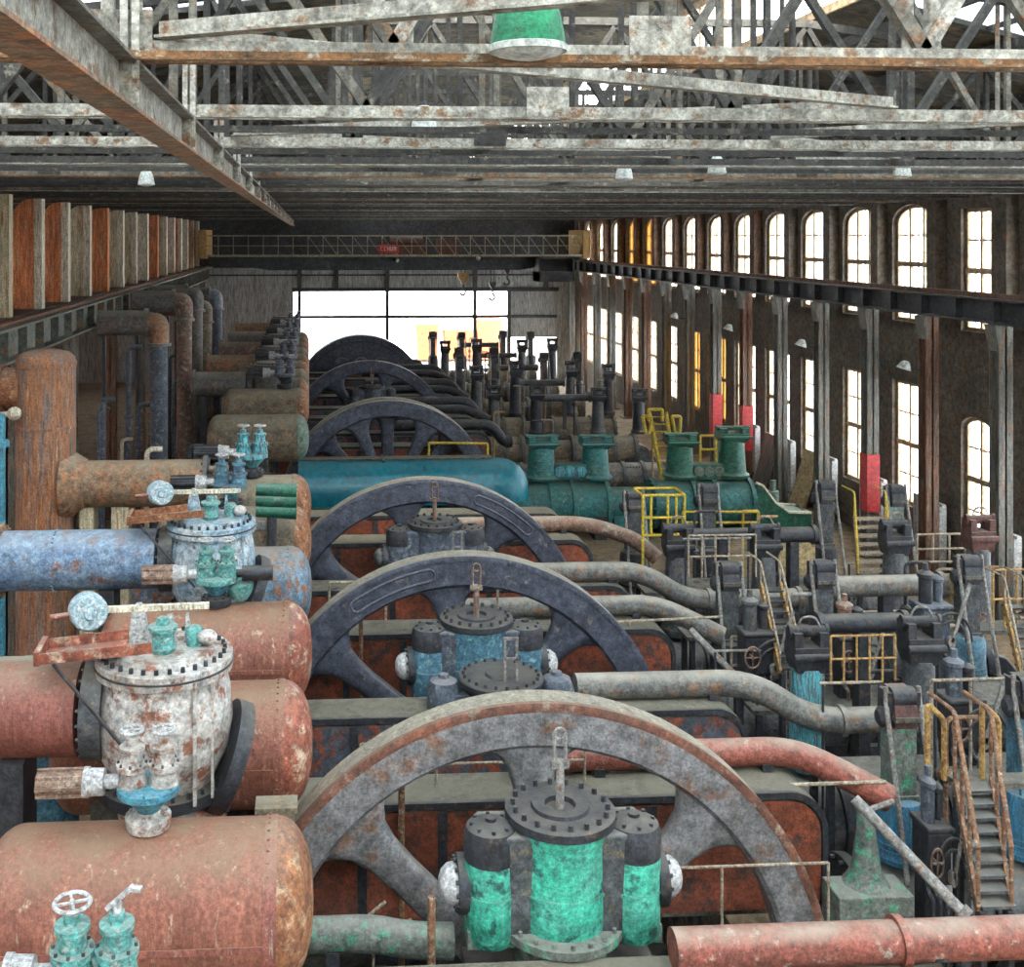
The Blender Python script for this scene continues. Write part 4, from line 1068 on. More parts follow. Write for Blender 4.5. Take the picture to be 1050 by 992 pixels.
part('bracket', MB().cyl((L * .5, .2, zq(518)), (L * .5, .2, zq(505)), .16).cyl((L * .5, .2, zq(505)), (L * .5, .2, zq(494)), .08), 'green_patch', t)
for n, (px, py, m) in enumerate(((555, 445, 'teal'), (610, 445, 'teal'), (697, 443, 'teal_green'), (750, 436, 'teal_green'))):
    p = W(px, py, YT)
    round_tower(p.x, YT, p.z, 'teal forked tower on the teal engine, %s of four' % ['leftmost', 'second from the left', 'second from the right', 'rightmost'][n], m, m, False, 'teal valve towers', 1.0, 1.25, zc + .66 * 1.12 + .01)
for n, (pa, pb, m) in enumerate(((566, 600, 'teal'), (708, 740, 'teal_green'))):
    a, b = W(pa, 489, YT), W(pb, 475, YT)
    t = thing('cross_manifold', 'teal bolted manifold box between the %s pair of teal towers' % ['left', 'right'][n], 'manifold', (a.x, YT, a.z), 'teal manifolds')
    w, hh = b.x - a.x, b.z - a.z
    part('box', MB().bx(0, w, -.25, .25, 0, hh), m, t, bevel=.04)
    q = MB()
    for k in range(3): q.lathe([(.15, 0), (.15, .05), (.08, .07), (0, .07)], (w * (.18 + .32 * k), -.25, hh * .5), (0, -1, 0), 16)
    part('cover_disc', q, 'tower_aqua' if n == 0 else 'green_patch', t)
    part('stub', MB().bx(w * .2, w * .8, -.2, .2, -max(.04, a.z - zc - .76), .02), m, t)

# ---------------------------------------------------------------- far engine lines, beyond the teal engine
far = [(40.0, 'r', 0), (44.2, 'r', 1), (49.4, 'b', 2), (54.6, 'r', 3), (60.0, 'b', 4)]
XS = [6.6, 8.15, 10.4, 11.9]
pos = ['leftmost', 'second from the left', 'third from the left', 'rightmost']
for n, (y, k, i) in enumerate(far):
    if y > YE - 1.2: continue
    if i: line(y, 'dark engine cylinder in the crowded far machinery, %s row beyond the teal engine' % ORD[n].replace('nearest', 'first'), 'grey_iron', group='far engine cylinders', mb='tank_khaki', bed=False)
    rg = random.Random(n)
    for j, x in enumerate(XS):
        zt2 = (3.62 if i else 3.2) + rg.uniform(-.15, .12)
        lab = 'dark far valve tower, %s in the %s row beyond the teal engine' % (pos[j], ORD[n].replace('nearest', 'first'))
        if k == 'b': box_tower(x, y, zt2, lab, post='grey_iron', group='far valve towers')
        else: round_tower(x, y, zt2, lab, 'dark_iron' if j % 2 else 'grey_iron', 'dark_iron', False, 'far valve towers')
    if True:
        a = 8.35; b = 10.2
        t = thing('cross_pipe', 'dark far cross pipe, %s row beyond the teal engine' % ORD[n].replace('nearest', 'first'), 'pipe', (a, y + .3, 2.75), 'far cross pipes')
        part('pipe', MB().cyl((0, 0, 0), (b - a, 0, 0), .13, seg=18).cyl((0, 0, 0), (.06, 0, 0), .17).cyl((b - a - .06, 0, 0), (b - a, 0, 0), .17), 'grey_iron', t)
        part('leg', MB().bx(.85, .95, -.08, .08, -1.15, -.1), 'dark_iron', t)

# low unpainted beds between the teal engine and the far rows
for n, (y, m) in enumerate(((36.4, 'pipe_grey'), (40.0, 'tank_khaki'))):
    line(y, 'low %s engine cylinder behind the teal engine, %s row' % (('grey', 'khaki')[n], ('first', 'second')[n]), 'grey_iron', 5.75, 12.2, True, .55 if n else .45, .86 if n else .7, 'low cylinders behind the teal engine', m, 'grey_iron')
# ================================================================ LEFT SIDE: reservoirs, vessels, valves, pipes
TR, TZ = .60, 3.46
def tank_mesh(L):
    b = MB().cyl((-L, 0, 0), (-.12, 0, 0), TR, seg=48, cap=False)
    prof = [(TR, 0)] + [(TR * math.cos(k * PI / 20) ** .8, .30 * math.sin(k * PI / 20)) for k in range(1, 11)]
    c = MB().lathe(prof, (-.12, 0, 0), (1, 0, 0), 48)
    d = MB().lathe(prof, (-L, 0, 0), (-1, 0, 0), 48)
    e = MB().cyl((-.20, 0, 0), (-.10, 0, 0), TR + .008, seg=48, cap=False).bx(-L, -.2, -TR - .008, -TR + .03, -.04, .01)
    for k in range(40):
        t = 2 * PI * k / 40
        e.cyl((-.17, math.cos(t) * (TR + .004), math.sin(t) * (TR + .004)), (-.17, math.cos(t) * (TR + .02), math.sin(t) * (TR + .02)), .012, seg=5)
    return [mesh_of(n, q, 'tank_red') for n, q in (('shell', b), ('end_cap', c), ('back_cap', d), ('seam', e))]
TM = tank_mesh(2.12)
sad = mesh_of('saddle', MB().prism([(-.55, -TZ), (.55, -TZ), (.5, -.62), (.56, -.25), (.42, -.43), (.22, -.56), (0, -.6), (-.22, -.56), (-.42, -.43), (-.56, -.25), (-.5, -.62)], (-.15, 0, 0), (0, 1, 0), (0, 0, 1), (.3, 0, 0)), 'concrete')
TC = {-1: ('tank_red', 'cap_red'), 0: ('tank_red', 'cap_orange'), 1: ('tank_red', 'cap_red'), 2: ('tank_red', 'cap_red'), 3: ('tank_blue', 'tank_blue'), 4: ('tank_khaki', 'cap_orange'), 5: ('tank_khaki', 'cap_orange'),
      8: ('tank_khaki', 'cap_teal'), 10: ('tank_khaki', 'cap_orange'), 11: ('tank_khaki', 'cap_orange')}
TL = {-1: 'rusty reservoir tank under the turquoise valve at the very bottom left', 0: 'big reddish-brown reservoir tank filling the bottom left corner', 1: 'reddish-brown reservoir tank right of the white flaking vessel', 2: 'reddish-brown reservoir tank behind the white flaking vessel',
      3: 'flaking blue-grey reservoir tank right of the blue twin valve', 4: 'khaki reservoir tank with rust-orange cap, right of the blue vessel lid', 5: 'khaki reservoir tank with orange cap, behind the blue vessel bracket',
      8: 'khaki reservoir tank with a teal-green end cap', 10: 'khaki reservoir tank with an orange cap just beyond the teal-capped one'}
for k in list(range(-1, 6)) + [8, 10, 11, 12, 13, 14, 15, 16, 17, 18]:
    y = 8.93 + 2.5 * k
    if k >= 8: y = 8.93 + 2.48 * k
    ms, mc = TC.get(k, ('tank_khaki', 'cap_orange' if k % 3 else 'tank_khaki'))
    t = thing('reservoir_tank', TL.get(k, 'khaki reservoir tank far down the row, %s beyond the teal-capped one' % ORD[k - 9].replace('nearest', 'first')), 'tank', (-.15 if k < 8 else -.2, y, TZ - (.12 if k == 0 else 0)), 'reservoir tanks along the pipe side')
    part('shell', TM[0], ms, t); part('end_cap', TM[1], mc, t, label={'cap_teal': 'teal-green end cap', 'cap_orange': 'rust-orange end cap'}.get(mc)); part('back_cap', TM[2], ms, t); part('seam', TM[3], ms if k else 'pink_pipe', t)
    for x in (-1.0, -1.8):
        s = part('saddle', sad, 'concrete', t); s.location = (x, 0, 0); s.scale = (1, 1, 1)
    if k in (1, 4):
        part('nameplate_box', MB().bx(-.75, -.58, -.62, -.5, .38, .5).bx(-.73, -.60, -.63, -.62, .40, .48), 'radiator' if k == 4 else 'tank_khaki', t)
# ledge blocks beside the tanks
for n, (px, py, y) in enumerate(((288, 826, 10.2),)):
    p = W(px, py, y)
    t = thing('junction_box', 'small khaki bolted box standing between the two nearest tanks', 'box', (p.x, y, 0))
    part('box', MB().bx(-.2, .12, -.08, .12, p.z - .35, p.z - .03).bx(-.23, .15, -.1, .14, p.z - .03, p.z + .02).bolts((-.04, -.08, p.z - .18), (0, -1, 0), .11, 8, .015, .02), 'tank_khaki', t); part('stand', MB().bx(-.06, .1, -.05, .1, 0, p.z - .35), 'dark_iron', t)

# vessels: bolted lid barrels fed by a pipe from the wall side
def vessel(y, x, m, lid, label, zt=4.66, s=1.0, pipe_m=None, plabel=None, xl=-4.6, bracket=True, disc='pale_blue', tray='cap_red', grp='bolted valve vessels', zi=4.03):
    t = thing('valve_vessel', label, 'vessel', (x, y, 0), grp)
    rr = .56 * s
    part('shell', MB().lathe([(.34, zt - 1.76), (.40, zt - 1.5), (rr * .80, zt - 1.1), (rr * 1.02, zt - .86), (rr * 1.09, zt - .6), (rr * 1.05, zt - .34), (rr * .97, zt - .14)], seg=48), m, t)
    part('lid_flange', MB().lathe([(rr * .9, zt - .15), (rr * 1.09, zt - .15), (rr * 1.1, zt - .09), (rr * 1.09, zt - .085), (rr * 1.09, zt - .03), (rr * 1.07, zt - .02), (rr * .8, zt - .02), (rr * .78, zt + .02), (0, zt + .02)], seg=48), lid, t)
    part('lid_gasket', MB().lathe([(rr * 1.085, zt - .1), (rr * 1.105, zt - .095), (rr * 1.105, zt - .08), (rr * 1.085, zt - .075)], seg=48, closed=True).bolts((0, 0, zt - .02), (0, 0, 1), rr * .96, 30, .022, .045), 'dark_iron', t)
    part('side_flange', MB().cyl((rr * .9, 0, zt - .95), (rr * 1.12, .02, zt - 1.0), .48 * s, seg=36).bolts((rr * 1.12, .02, zt - 1.0), (1, 0, -.2), .43 * s, 26, .018, .03), 'dark_iron', t)
    part('foot_flange', MB().cyl((0, 0, zt - 1.22), (0, 0, zt - 1.12), .58 * s, seg=40).bolts((0, 0, zt - 1.12), (0, 0, 1), .53 * s, 24, .02, .05), 'dark_iron', t)
    part('outlet', MB().tube([(rr * .2, -.05, 3.4), (rr * .7, -.15, 3.1), (rr * .9, -.2, 2.95)], .34 * s, 24, .3), 'cap_red' if lid != 'blue_vessel' else 'tank_blue', t)
    part('inlet_flange', MB().cyl((-rr - .12, 0, zi), (-rr + .06, 0, zi), .44 * s, seg=36).bolts((-rr - .12, 0, zi), (-1, 0, 0), .40 * s, 20, .018, .03), 'grey_iron', t)
    part('rib', MB().bx(rr * .55, rr * .6, -rr * .95, -rr * .8, zt - 1.15, zt - .1).bx(rr * .80, rr * .84, -rr * .70, -rr * .6, zt - 1.15, zt - .1), lid, t)
    part('pedestal', MB().cyl((0, 0, 0), (0, 0, 2.95), .38, seg=24), 'dark_iron', t)
    if pipe_m:
        t2 = thing('inlet_pipe', plabel, 'pipe', (xl, y, zi), 'wide inlet pipes to the vessels')
        L = x - rr - .17 - xl
        part('pipe', MB().cyl((0, 0, 0), (L, 0, 0), .40 * s, seg=48), pipe_m, t2)
        q = MB()
        for fx in (.58, .30):
            for k in range(36):
                a = 2 * PI * k / 36; xx = L * fx
                q.cyl((xx, math.cos(a) * .395 * s, math.sin(a) * .395 * s), (xx, math.cos(a) * .42 * s, math.sin(a) * .42 * s), .014, seg=5)
        part('rivet_row', q, pipe_m, t2)
        part('flange', MB().cyl((0, 0, 0), (.08, 0, 0), .47 * s, seg=36).bolts((.08, 0, 0), (1, 0, 0), .44 * s, 20, .018, .03), pipe_m, t2)
        if pipe_m == 'blue_pipe': part('joint_flange', MB().cyl((1.02, 0, 0), (1.14, 0, 0), .485, seg=36).cyl((.7, 0, 0), (1.02, 0, 0), .43, .47, seg=36).bolts((1.14, 0, 0), (1, 0, 0), .44, 20, .018, .03), 'rust_pipe', t2)
        for xx in (L * .2, L * .8):
            part('trestle', MB().bx(xx - .1, xx + .1, -.25, .25, -zi, -.38 * s), 'dark_iron', t2)
    if bracket:
        t3 = thing('lever_gear', 'weighted lever with pale round counterweight on the lid of the %s vessel' % ('white flaking' if s == 1 else 'blue'), 'lever gear', (x, y, zt + .02), 'weighted levers on the vessels')
        t3.scale = (1, 1, .72)
        part('stand', MB().prism([(-.34, 0), (-.14, 0), (-.19, .42), (-.22, .5), (-.27, .5), (-.30, .42)], (0, .08, 0), (1, 0, 0), (0, 0, 1), (0, .07, 0)).prism([(-.02, 0), (.10, 0), (.06, .36), (.01, .36)], (0, .1, 0), (1, 0, 0), (0, 0, 1), (0, .05, 0)).prism([(.16, 0), (.24, 0), (.2, .36), (.18, .36)], (0, .1, 0), (1, 0, 0), (0, 0, 1), (0, .05, 0)), 'white_metal' if s == 1 else 'blue_vessel', t3)
        part('arm', MB().bar((-.62, .05, .46), (.38, .18, .43), .05, .07), 'cream_jamb', t3)
        w = part('counterweight', MB().lathe([(0, -.12), (.145, -.12), (.165, -.09), (.165, .09), (.145, .12), (.06, .12), (.05, .15), (0, .15)], (-.68, .02, .46), (.35, -.93, .12), 28), disc, t3); w.scale = (1, 1, 1.35); w.location = (0, 0, -.16)
        part('rod', MB().cyl((-1.0, -.02, .41), (-.8, 0, .43), .035, seg=10), 'pipe_red', t3)
        part('valve_block', MB().lathe([(.10, 0), (.12, .06), (.10, .1), (.10, .26), (.13, .28), (.13, .32), (.06, .34), (.05, .42), (0, .42)], (.0, -.1, 0), seg=20).lathe([(.07, 0), (.08, .2), (.05, .24), (0, .24)], (.26, .05, 0), seg=16), 'turquoise', t3)
        part('knob', MB().sphere((.38, .0, .12), .09), 'white_flaked', t3)
        t4 = thing('lever_tray', 'slanting open rust-edged tray resting on the lid of the %s vessel' % ('white flaking' if s == 1 else 'blue'), 'tray', (x, y - .25, zt + .03), 'slanting trays on the vessels')
        part('tray', MB().bar((-1.02, 0, .02), (-.3, -.02, .10), .32, .02, (0, 0, 1)).bar((-1.0, -.16, .06), (-.05, -.2, .15), .02, .09).bar((-1.0, .17, .07), (-.3, .15, .15), .02, .09).bar((-1.03, -.17, .06), (-1.03, .18, .08), .05, .12), tray, t4)
        part('stay', MB().cyl((-.9, -.12, .0), (-.15, -.38, -.75), .016, seg=8), 'dark_iron', t4)
vessel(10.15, -1.30, 'white_flaked', 'white_flaked', 'white flaking rusty vessel with bolted lid between the two nearest red tanks', 4.90, 1.0, 'pink_pipe', 'wide pinkish-red riveted pipe entering the white flaking vessel', -4.8, zi=4.40)
vessel(15.15, -1.32, 'blue_vessel', 'blue_vessel', 'blue vessel with bolted lid at the end of the wide blue pipe', 4.82, .97, 'blue_pipe', 'wide flaking blue pipe running in from the left edge', -5.2, tray='cap_orange', zi=4.30)
# third: rusty pipe between the tall tower tank and a flange
ya = 20.25
t = thing('inlet_pipe', 'wide rust and khaki pipe between the tall rusty tower and a flanged end', 'pipe', (-4.3, ya, 4.2), 'wide inlet pipes to the vessels')
L = WX(209, ya) + 4.3
part('pipe', MB().cyl((0, 0, 0), (L, 0, 0), .41, seg=40), 'rust_pipe', t)
part('flange', MB().cyl((L, 0, 0), (L + .08, 0, 0), .48, seg=36).bolts((L, 0, 0), (-1, 0, 0), .44, 18, .02, .03), 'grey_iron', t)
part('cone', MB().lathe([(.62, -.05), (.60, .05), (.44, .32), (.42, .34)], (0, 0, 0), (1, 0, 0), 36).bolts((.0, 0, 0), (-1, 0, 0), .56, 16, .02, .03), 'rust_pipe', t)
part('stub', MB().cyl((L + .08, 0, 0), (L + .3, 0, 0), .14, seg=16).cyl((L + .3, 0, .0), (L + .36, 0, 0), .2, seg=16).tube([(L + .1, -.1, .25), (L + .45, -.1, .25)], .07, 10), 'tank_khaki', t)
part('trestle', MB().bx(.25, .5, -.2, .2, -4.2, -.38), 'cream_board', t); part('trestle', MB().bx(.8, 1.1, -.2, .2, -4.2, -.38), 'cream_board', t)
t = thing('tower_tank', 'tall upright rusty riveted tower tank on the left, domed on top', 'tank', (WX(47, ya), ya, 0))
zt = WZ(47, 366, ya)
part('shell', MB().lathe([(.52, 0), (.52, zt - .1), (.50, zt), (.40, zt + .08), (.2, zt + .13), (0, zt + .14)], seg=44), 'rust_tower', t)
part('hoop', MB().cyl((0, 0, zt - .16), (0, 0, zt - .08), .535, seg=44).cyl((0, 0, zt - 1.25), (0, 0, zt - 1.2), .53, seg=44), 'rust_tower', t)
part('side_nozzle', MB().cyl((-.4, 0, zt - .55), (-.9, 0, zt - .55), .36, seg=30).cyl((-.72, 0, zt - .55), (-.8, 0, zt - .55), .42, seg=30), 'cap_orange', t)
part('drain_valve', MB().cyl((-.35, -.4, zt - .95), (-.8, -.5, zt - .95), .05, seg=10).sphere((-.42, -.48, zt - .93), .12), 'cream_jamb', t)
t = thing('upright_pipe', 'bright blue upright pipe cut by the left picture edge', 'pipe', (WX(-3, 18.5), 18.5, 0))
part('pipe', MB().cyl((0, 0, 0), (0, 0, WZ(0, 425, 18.5)), .13, seg=18), 'blue_bowl', t)
part('flange', MB().cyl((0, 0, 5.2), (0, 0, 5.3), .19, seg=18), 'blue_bowl', t)
# dark blue drum below the blue pipe
t = thing('storage_drum', 'dark blue drum in shade under the wide blue pipe at the left', 'drum', (WX(35, 14.4), 14.4, 0))
part('shell', MB().lathe([(.55, 0), (.55, 3.05), (.5, 3.15), (0, 3.2)], seg=36).cyl((0, 0, 1.9), (0, 0, 1.97), .565, seg=36), 'chest_blue', t)
part('stand_pipe', MB().cyl((-.75, 0, 0), (-.75, 0, 3.3), .12, seg=14), 'chest_blue', t)
t = thing('duct', 'low brown dusty duct behind the pale round counterweight', 'duct', (-4.6, 12.9, 0))
part('duct', MB().bx(0, 2.9, -.2, .3, 3.2, 3.75), 'tank_khaki', t); part('trestle', MB().bx(.3, .5, -.1, .2, 0, 3.2), 'dark_iron', t); part('trestle', MB().bx(2.3, 2.5, -.1, .2, 0, 3.2), 'dark_iron', t)

# twin relief valves on top of every second tank
def wheel_mb(c, r=.085):
    q = MB().torus(c, (0, 0, 1), r, .013, 24, 6)
    for k in range(4):
        a = PI / 2 * k + .3
        q.bar(c, (c[0] + r * math.cos(a), c[1] + r * math.sin(a), c[2]), .014, .012)
    return q.cyl((c[0], c[1], c[2] - .08), (c[0], c[1], c[2] + .015), .014, seg=8)
vb = lambda x: MB().lathe([(.075, .19), (.09, .21), (.115, .24), (.12, .30), (.105, .36), (.10, .39), (.125, .40), (.125, .44), (.085, .45), (.08, .54), (.10, .55), (.10, .58), (.05, .59), (.045, .64), (0, .645)], (x, 0, 0), seg=26)
def twin(x, y, z, m, bowl, label, s=1.0, style=0, grip='wood_grip'):
    t = thing('relief_valve', label, 'valve', (x, y, z + .066 * s), 'twin relief valves on the tanks')
    t.scale = (s, s, s)
    part('foot', MB().lathe([(.17, -.06), (.18, 0), (.18, .03), (.10, .05), (.085, .09)], seg=28).bolts((0, 0, .03), (0, 0, 1), .15, 10, .016, .025), 'dark_iron' if style else m, t)
    part('bowl', MB().lathe([(.085, .06), (.10, .09), (.17, .17), (.215, .23), (.21, .235), (0, .235)], seg=30), bowl, t, label='bright blue bowl' if bowl == 'blue_bowl' else None)
    part('collar', MB().lathe([(.22, .21), (.245, .22), (.245, .27), (.22, .28)], seg=30, closed=False).bolts((0, 0, .27), (0, 0, 1), .23, 12, .014, .02), bowl if style == 0 else m, t)
    for sx in (-1, 1):
        b = part('valve_body', vb(sx * .125), m, t)
        part('bonnet_bolts', MB().bolts((sx * .125, 0, .44), (0, 0, 1), .108, 8, .012, .025), 'grey_iron', b)
        if style == 2 and sx == 1:
            part('lever', MB().bar((.07, 0, .66), (.22, -.04, .80), .035, .025).bar((.2, -.03, .79), (.27, -.05, .79), .04, .02).cyl((.125, 0, .58), (.125, 0, .69), .03, seg=10), 'white_metal', t)
            part('outlet', MB().cyl((.14, -.06, .29), (.15, -.17, .29), .075, seg=20, cap=False).torus((.15, -.17, .29), (0, -1, 0), .068, .018, 22, 8).cyl((.14, -.07, .29), (.14, -.1, .29), .05, seg=18), 'grey_iron', t)
        else: part('handwheel', wheel_mb((sx * .125, 0, .70), .10 if style == 2 else .085), 'white_metal', t)
    part('side_nozzle', MB().cyl((-.22, 0, .30), (-.36, 0, .30), .055, seg=16).cyl((-.34, 0, .30), (-.46, 0, .30), .10, .105, seg=22).cyl((-.46, 0, .30), (-.50, 0, .30), .115, seg=22), 'white_metal', t, label='white pipe coupling')
    g = MB().cyl((-.50, 0, .30), (-.86, 0, .30), .10, seg=12)
    for k in range(8):
        a = PI / 4 * k; g.bar((-.5, .1 * math.cos(a), .3 + .1 * math.sin(a)), (-.86, .1 * math.cos(a), .3 + .1 * math.sin(a)), .025, .025)
    if style == 2: part('sleeve', MB().cyl((-.5, 0, .30), (-1.2, 0, .27), .07, seg=18), 'pink_pipe', t)
    else: part('sleeve', g, grip, t)
    if style == 1:
        g = MB().cyl((.3, 0, .30), (.66, 0, .30), .09, seg=12).cyl((.2, 0, .3), (.32, 0, .3), .05, seg=12)
        part('sleeve', g, 'dark_iron', t)
        part('side_bowl', MB().lathe([(.09, .0), (.14, .08), (.16, .16), (.16, .2), (0, .2)], (.27, .06, -.02), seg=24), m, t)
    return t
twin(WX(97, 6.45), 6.45, TZ + .60, 'turquoise', 'turquoise', 'bright turquoise twin valve with handwheel and lever at the bottom left', 1.0, 2)
twin(WX(152, 8.95), 8.95, TZ + .48, 'white_flaked', 'blue_bowl', 'worn twin valve with bright blue bowl and brown sleeve on the biggest tank', 1.0, 0)
twin(WX(222, 13.93), 13.93, TZ + .60, 'turquoise', 'blue_bowl', 'blue-green twin valve with sleeves on both sides before the blue vessel', 1.05, 1)
twin(WX(236, 18.95), 18.95, TZ + .60, 'chest_blue', 'tower_aqua', 'dark blue-green twin valve behind the blue vessel lid', 1.15, 3, 'dark_iron')
twin(WX(258, 21.4), 21.4, TZ + .60, 'tower_aqua', 'tower_aqua', 'tall thin dark twin valve just beyond the khaki tank', 1.25, 3, 'dark_iron')
# cast block of green piping right of the third valve
t = thing('pipe_manifold', 'stack of dark green bolted pipe stubs left of the khaki tank', 'manifold', (WX(285, 18.1), 18.1, 0))
q = MB()
for k in range(3): q.cyl((-.35, 0, 4.2 + .17 * k), (.3, 0, 4.17 + .17 * k), .10, .12, seg=18)
part('stubs', q, 'teal_green', t); part('post', MB().cyl((-.1, 0, 0), (-.1, 0, 4.2), .08, seg=12), 'dark_iron', t)

# far vessels and inlet pipes
for n, i in enumerate((5, 6, 7, 8, 9)):
    y = (34.97, 39.93, 44.89, 49.85, 54.81)[n]
    vessel(y, -1.25, ('chest_dark', 'tank_khaki')[n % 2] if n else 'pipe_grey', 'pipe_grey', 'grey-green lidded vessel far down the tank row, %s beyond the teal-capped tank' % ORD[n].replace('nearest', 'first'), 4.7, .98,
           ('pipe_grey', 'rust_pipe', 'pipe_brown', 'pipe_grey', 'rust_pipe')[n], 'grey inlet pipe far down the tank row, %s beyond the teal-capped tank' % ORD[n].replace('nearest', 'first'), -3.6, False, grp='far lidded vessels')
    twin(-.75, y - 1.24, TZ + .60, 'chest_dark', 'dark_iron', 'dark twin valve far down the tank row, %s beyond the teal-capped tank' % ORD[n].replace('nearest', 'first'), 1.3, 3, 'dark_iron')
# overhead riser pipes bending down from the left wall side
for n, (px, py, y, m, mm) in enumerate(((163, 331, 30.6, 'pipe_grey', 'rust_pipe'), (189, 309, 35.8, 'pipe_grey', 'pipe_brown'), (201, 302, 40.5, 'pipe_grey', 'pipe_grey'), (211, 315, 44.0, 'pipe_brown', 'tank_khaki'), (222, 303, 48, 'pipe_grey', 'tank_blue'))):
    p = W(px, py, y)
    t = thing('riser_pipe', 'overhead pipe bending down among the far tanks, %s of the row' % ['nearest', 'second', 'third', 'fourth', 'last'][n], 'pipe', (p.x, y, p.z), 'overhead bent pipes on the pipe side')
    part('horizontal_pipe', MB().cyl((-1.6, 0, 0), (-.28, 0, 0), .34, seg=28), m, t)
    part('elbow', MB().tube([(-.3, 0, 0), (0, 0, 0), (0, 0, -.6)], .27, 24, .45), mm, t)
    part('riser', MB().cyl((0, 0, -.6), (0, 0, -p.z), .24, seg=24), 'tower_blue' if n == 0 and False else ('chest_dark' if n in (0, 4) else mm), t)
    part('flange', MB().cyl((-.38, 0, 0), (-.28, 0, 0), .39, seg=28).cyl((0, 0, -.62), (0, 0, -.54), .33, seg=24), m, t)
    part('hanger', MB().bx(-1.5, -1.42, -.05, .05, -p.z, -.3), 'dark_iron', t)
# clutter of small upright pipes between runway columns and tanks
rg = random.Random(5)
for n in range(26):
    y = 21.5 + n * 1.55
    x = rg.uniform(-5.5, -5.0) if n % 3 or y > 33 else rg.uniform(-3.4, -2.9)
    hgt = rg.uniform(2.2, 5.4)
    m = rg.choice(['dark_iron', 'chest_dark', 'rust_pipe', 'chest_blue', 'pipe_brown', 'cream_jamb'])
    t = thing('stand_pipe', '%s upright pipe among the shaded pipework on the left, %s from the camera' % ({'dark_iron': 'black iron', 'chest_dark': 'dark grey', 'rust_pipe': 'rusty', 'chest_blue': 'blue-grey', 'pipe_brown': 'brown', 'cream_jamb': 'pale'}[m], ORD[n] if n < len(ORD) else ['twenty-third', 'twenty-fourth', 'twenty-fifth', 'twenty-sixth'][n - 22]), 'pipe', (x, y, 0), 'small upright pipes on the pipe side')
    r = .05 if m == 'cream_jamb' else rg.uniform(.035, .08)
    part('pipe', MB().tube([(0, 0, 0), (0, 0, hgt), (rg.choice((.3, .4)), 0, hgt)], r, 12, .25), m, t)
    part('flange', MB().cyl((0, 0, hgt * .6), (0, 0, hgt * .6 + .08), r * 1.6, seg=14).cyl((0, 0, 0), (0, 0, .08), r * 1.7, seg=14), m, t)

# ================================================================ RAILS, STAIRS, RODS
def rail(label, lines, m, r=.02, name='guard_rail', cat='railing', group=None, sub='bar'):
    """lines: list of polylines in world coordinates; the first is the top rail"""
    o = Vector(lines[0][0])
    t = thing(name, label, cat, tuple(o), group)
    for k, l in enumerate(lines):
        part('top_rail' if k == 0 else sub, MB().tube([Vector(p) - o for p in l], r, 8, .06 if len(l) > 2 else 0), m, t)
    return t


def post_rail(label, xa, xb, y, z0, z1, n, m, mid=True, r=.02, group='railings among the engines', y2=None):
    y2 = y if y2 is None else y2
    ls = [[(xa, y, z1), (xb, y2, z1)]]
    if mid: ls.append([(xa, y, (z0 + z1) / 2), (xb, y2, (z0 + z1) / 2)])
    for k in range(n):
        f = k / (n - 1); ls.append([(xa + (xb - xa) * f, y + (y2 - y) * f, z0), (xa + (xb - xa) * f, y + (y2 - y) * f, z1)])
    return rail(label, ls, m, r, group=group, sub='rail_post')


def PXL(y, *pts):
    return [tuple(W(a, b, y)) for a, b in pts]


# rails on the guards behind the wheels
post_rail('thin pale two-bar rail seen through the nearest flywheel', .55, 3.0, 12.1, 2.64, 3.12, 4, 'pale_rail', r=.016)
post_rail('thin pale rail seen through the second flywheel', .3, 2.9, 17.2, 2.64, 3.3, 4, 'pale_rail', False, r=.02)
for n, (x, y) in enumerate(((.95, 11.6), (1.04, 9.55), (.75, 16.5))):
    solo('upright_rod', MB().tube([(x, y, -1.9 if x < 5 else 0), (x, y, 3.35 if n != 1 else 2.95)], .035, 10), 'rust_rail', ['thin rusty upright pipe through the left of the nearest flywheel', 'rusty upright pipe just left of the bright green valve chest', 'thin rusty upright pipe through the second flywheel'][n], 'pipe')
p, q = W(590, 812, 12.0), W(908, 802, 12.0)
solo('tie_rod', MB().tube([(p.x, 12.0, p.z), (q.x, 12.0, q.z)], .022, 8).tube([(4.9, 12.0, 2.62), (4.9, 12.0, p.z)], .018, 8), 'pale_rail', 'long thin pale rod running from the nearest flywheel to the brown-capped tower', 'rod')
p, q = W(640, 640, 16.9), W(735, 634, 16.9)
solo('tie_rod', MB().tube([(p.x - .6, 16.95, p.z), (q.x + .1, 16.95, q.z)], .022, 8).tube([(4.9, 16.95, 2.62), (4.9, 16.95, p.z)], .018, 8), 'pale_rail', 'long thin pale rod behind the second flywheel, ending at a square tower', 'rod')
# handrail pieces below the nearest wheel, right side
post_rail('thin pale rail low behind the right rim of the nearest flywheel', 2.9, 5.0, 10.55, 1.9, 2.55, 3, 'pale_rail', False, r=.015)
for n, (a, b) in enumerate(((PXL(10.3, (345, 967), (395, 925))), (PXL(10.3, (383, 972), (422, 943))))):
    solo('tie_rod', MB().tube([a, b], .016, 8).tube([(a[0], a[1], a[2]), (a[0], a[1], 0)], .014, 8), 'pale_rail', ['slanting thin pale rod left below the nearest flywheel spoke', 'second slanting thin pale rod nearer the valve chest pedestal'][n], 'rod')
# green pipe at the bottom
pz = WZ(360, 958, 10.0)
pipe('low pipe with green patches at the bottom, right of the biggest tank', [(-.1, 10.0, pz), (.55, 10.0, pz), (.9, 10.0, pz - .08), (1.28, 10.0, pz - .1)], .15, 'green_patch', .2, None, [], [(.2, 10.0, pz, pz - .15)])
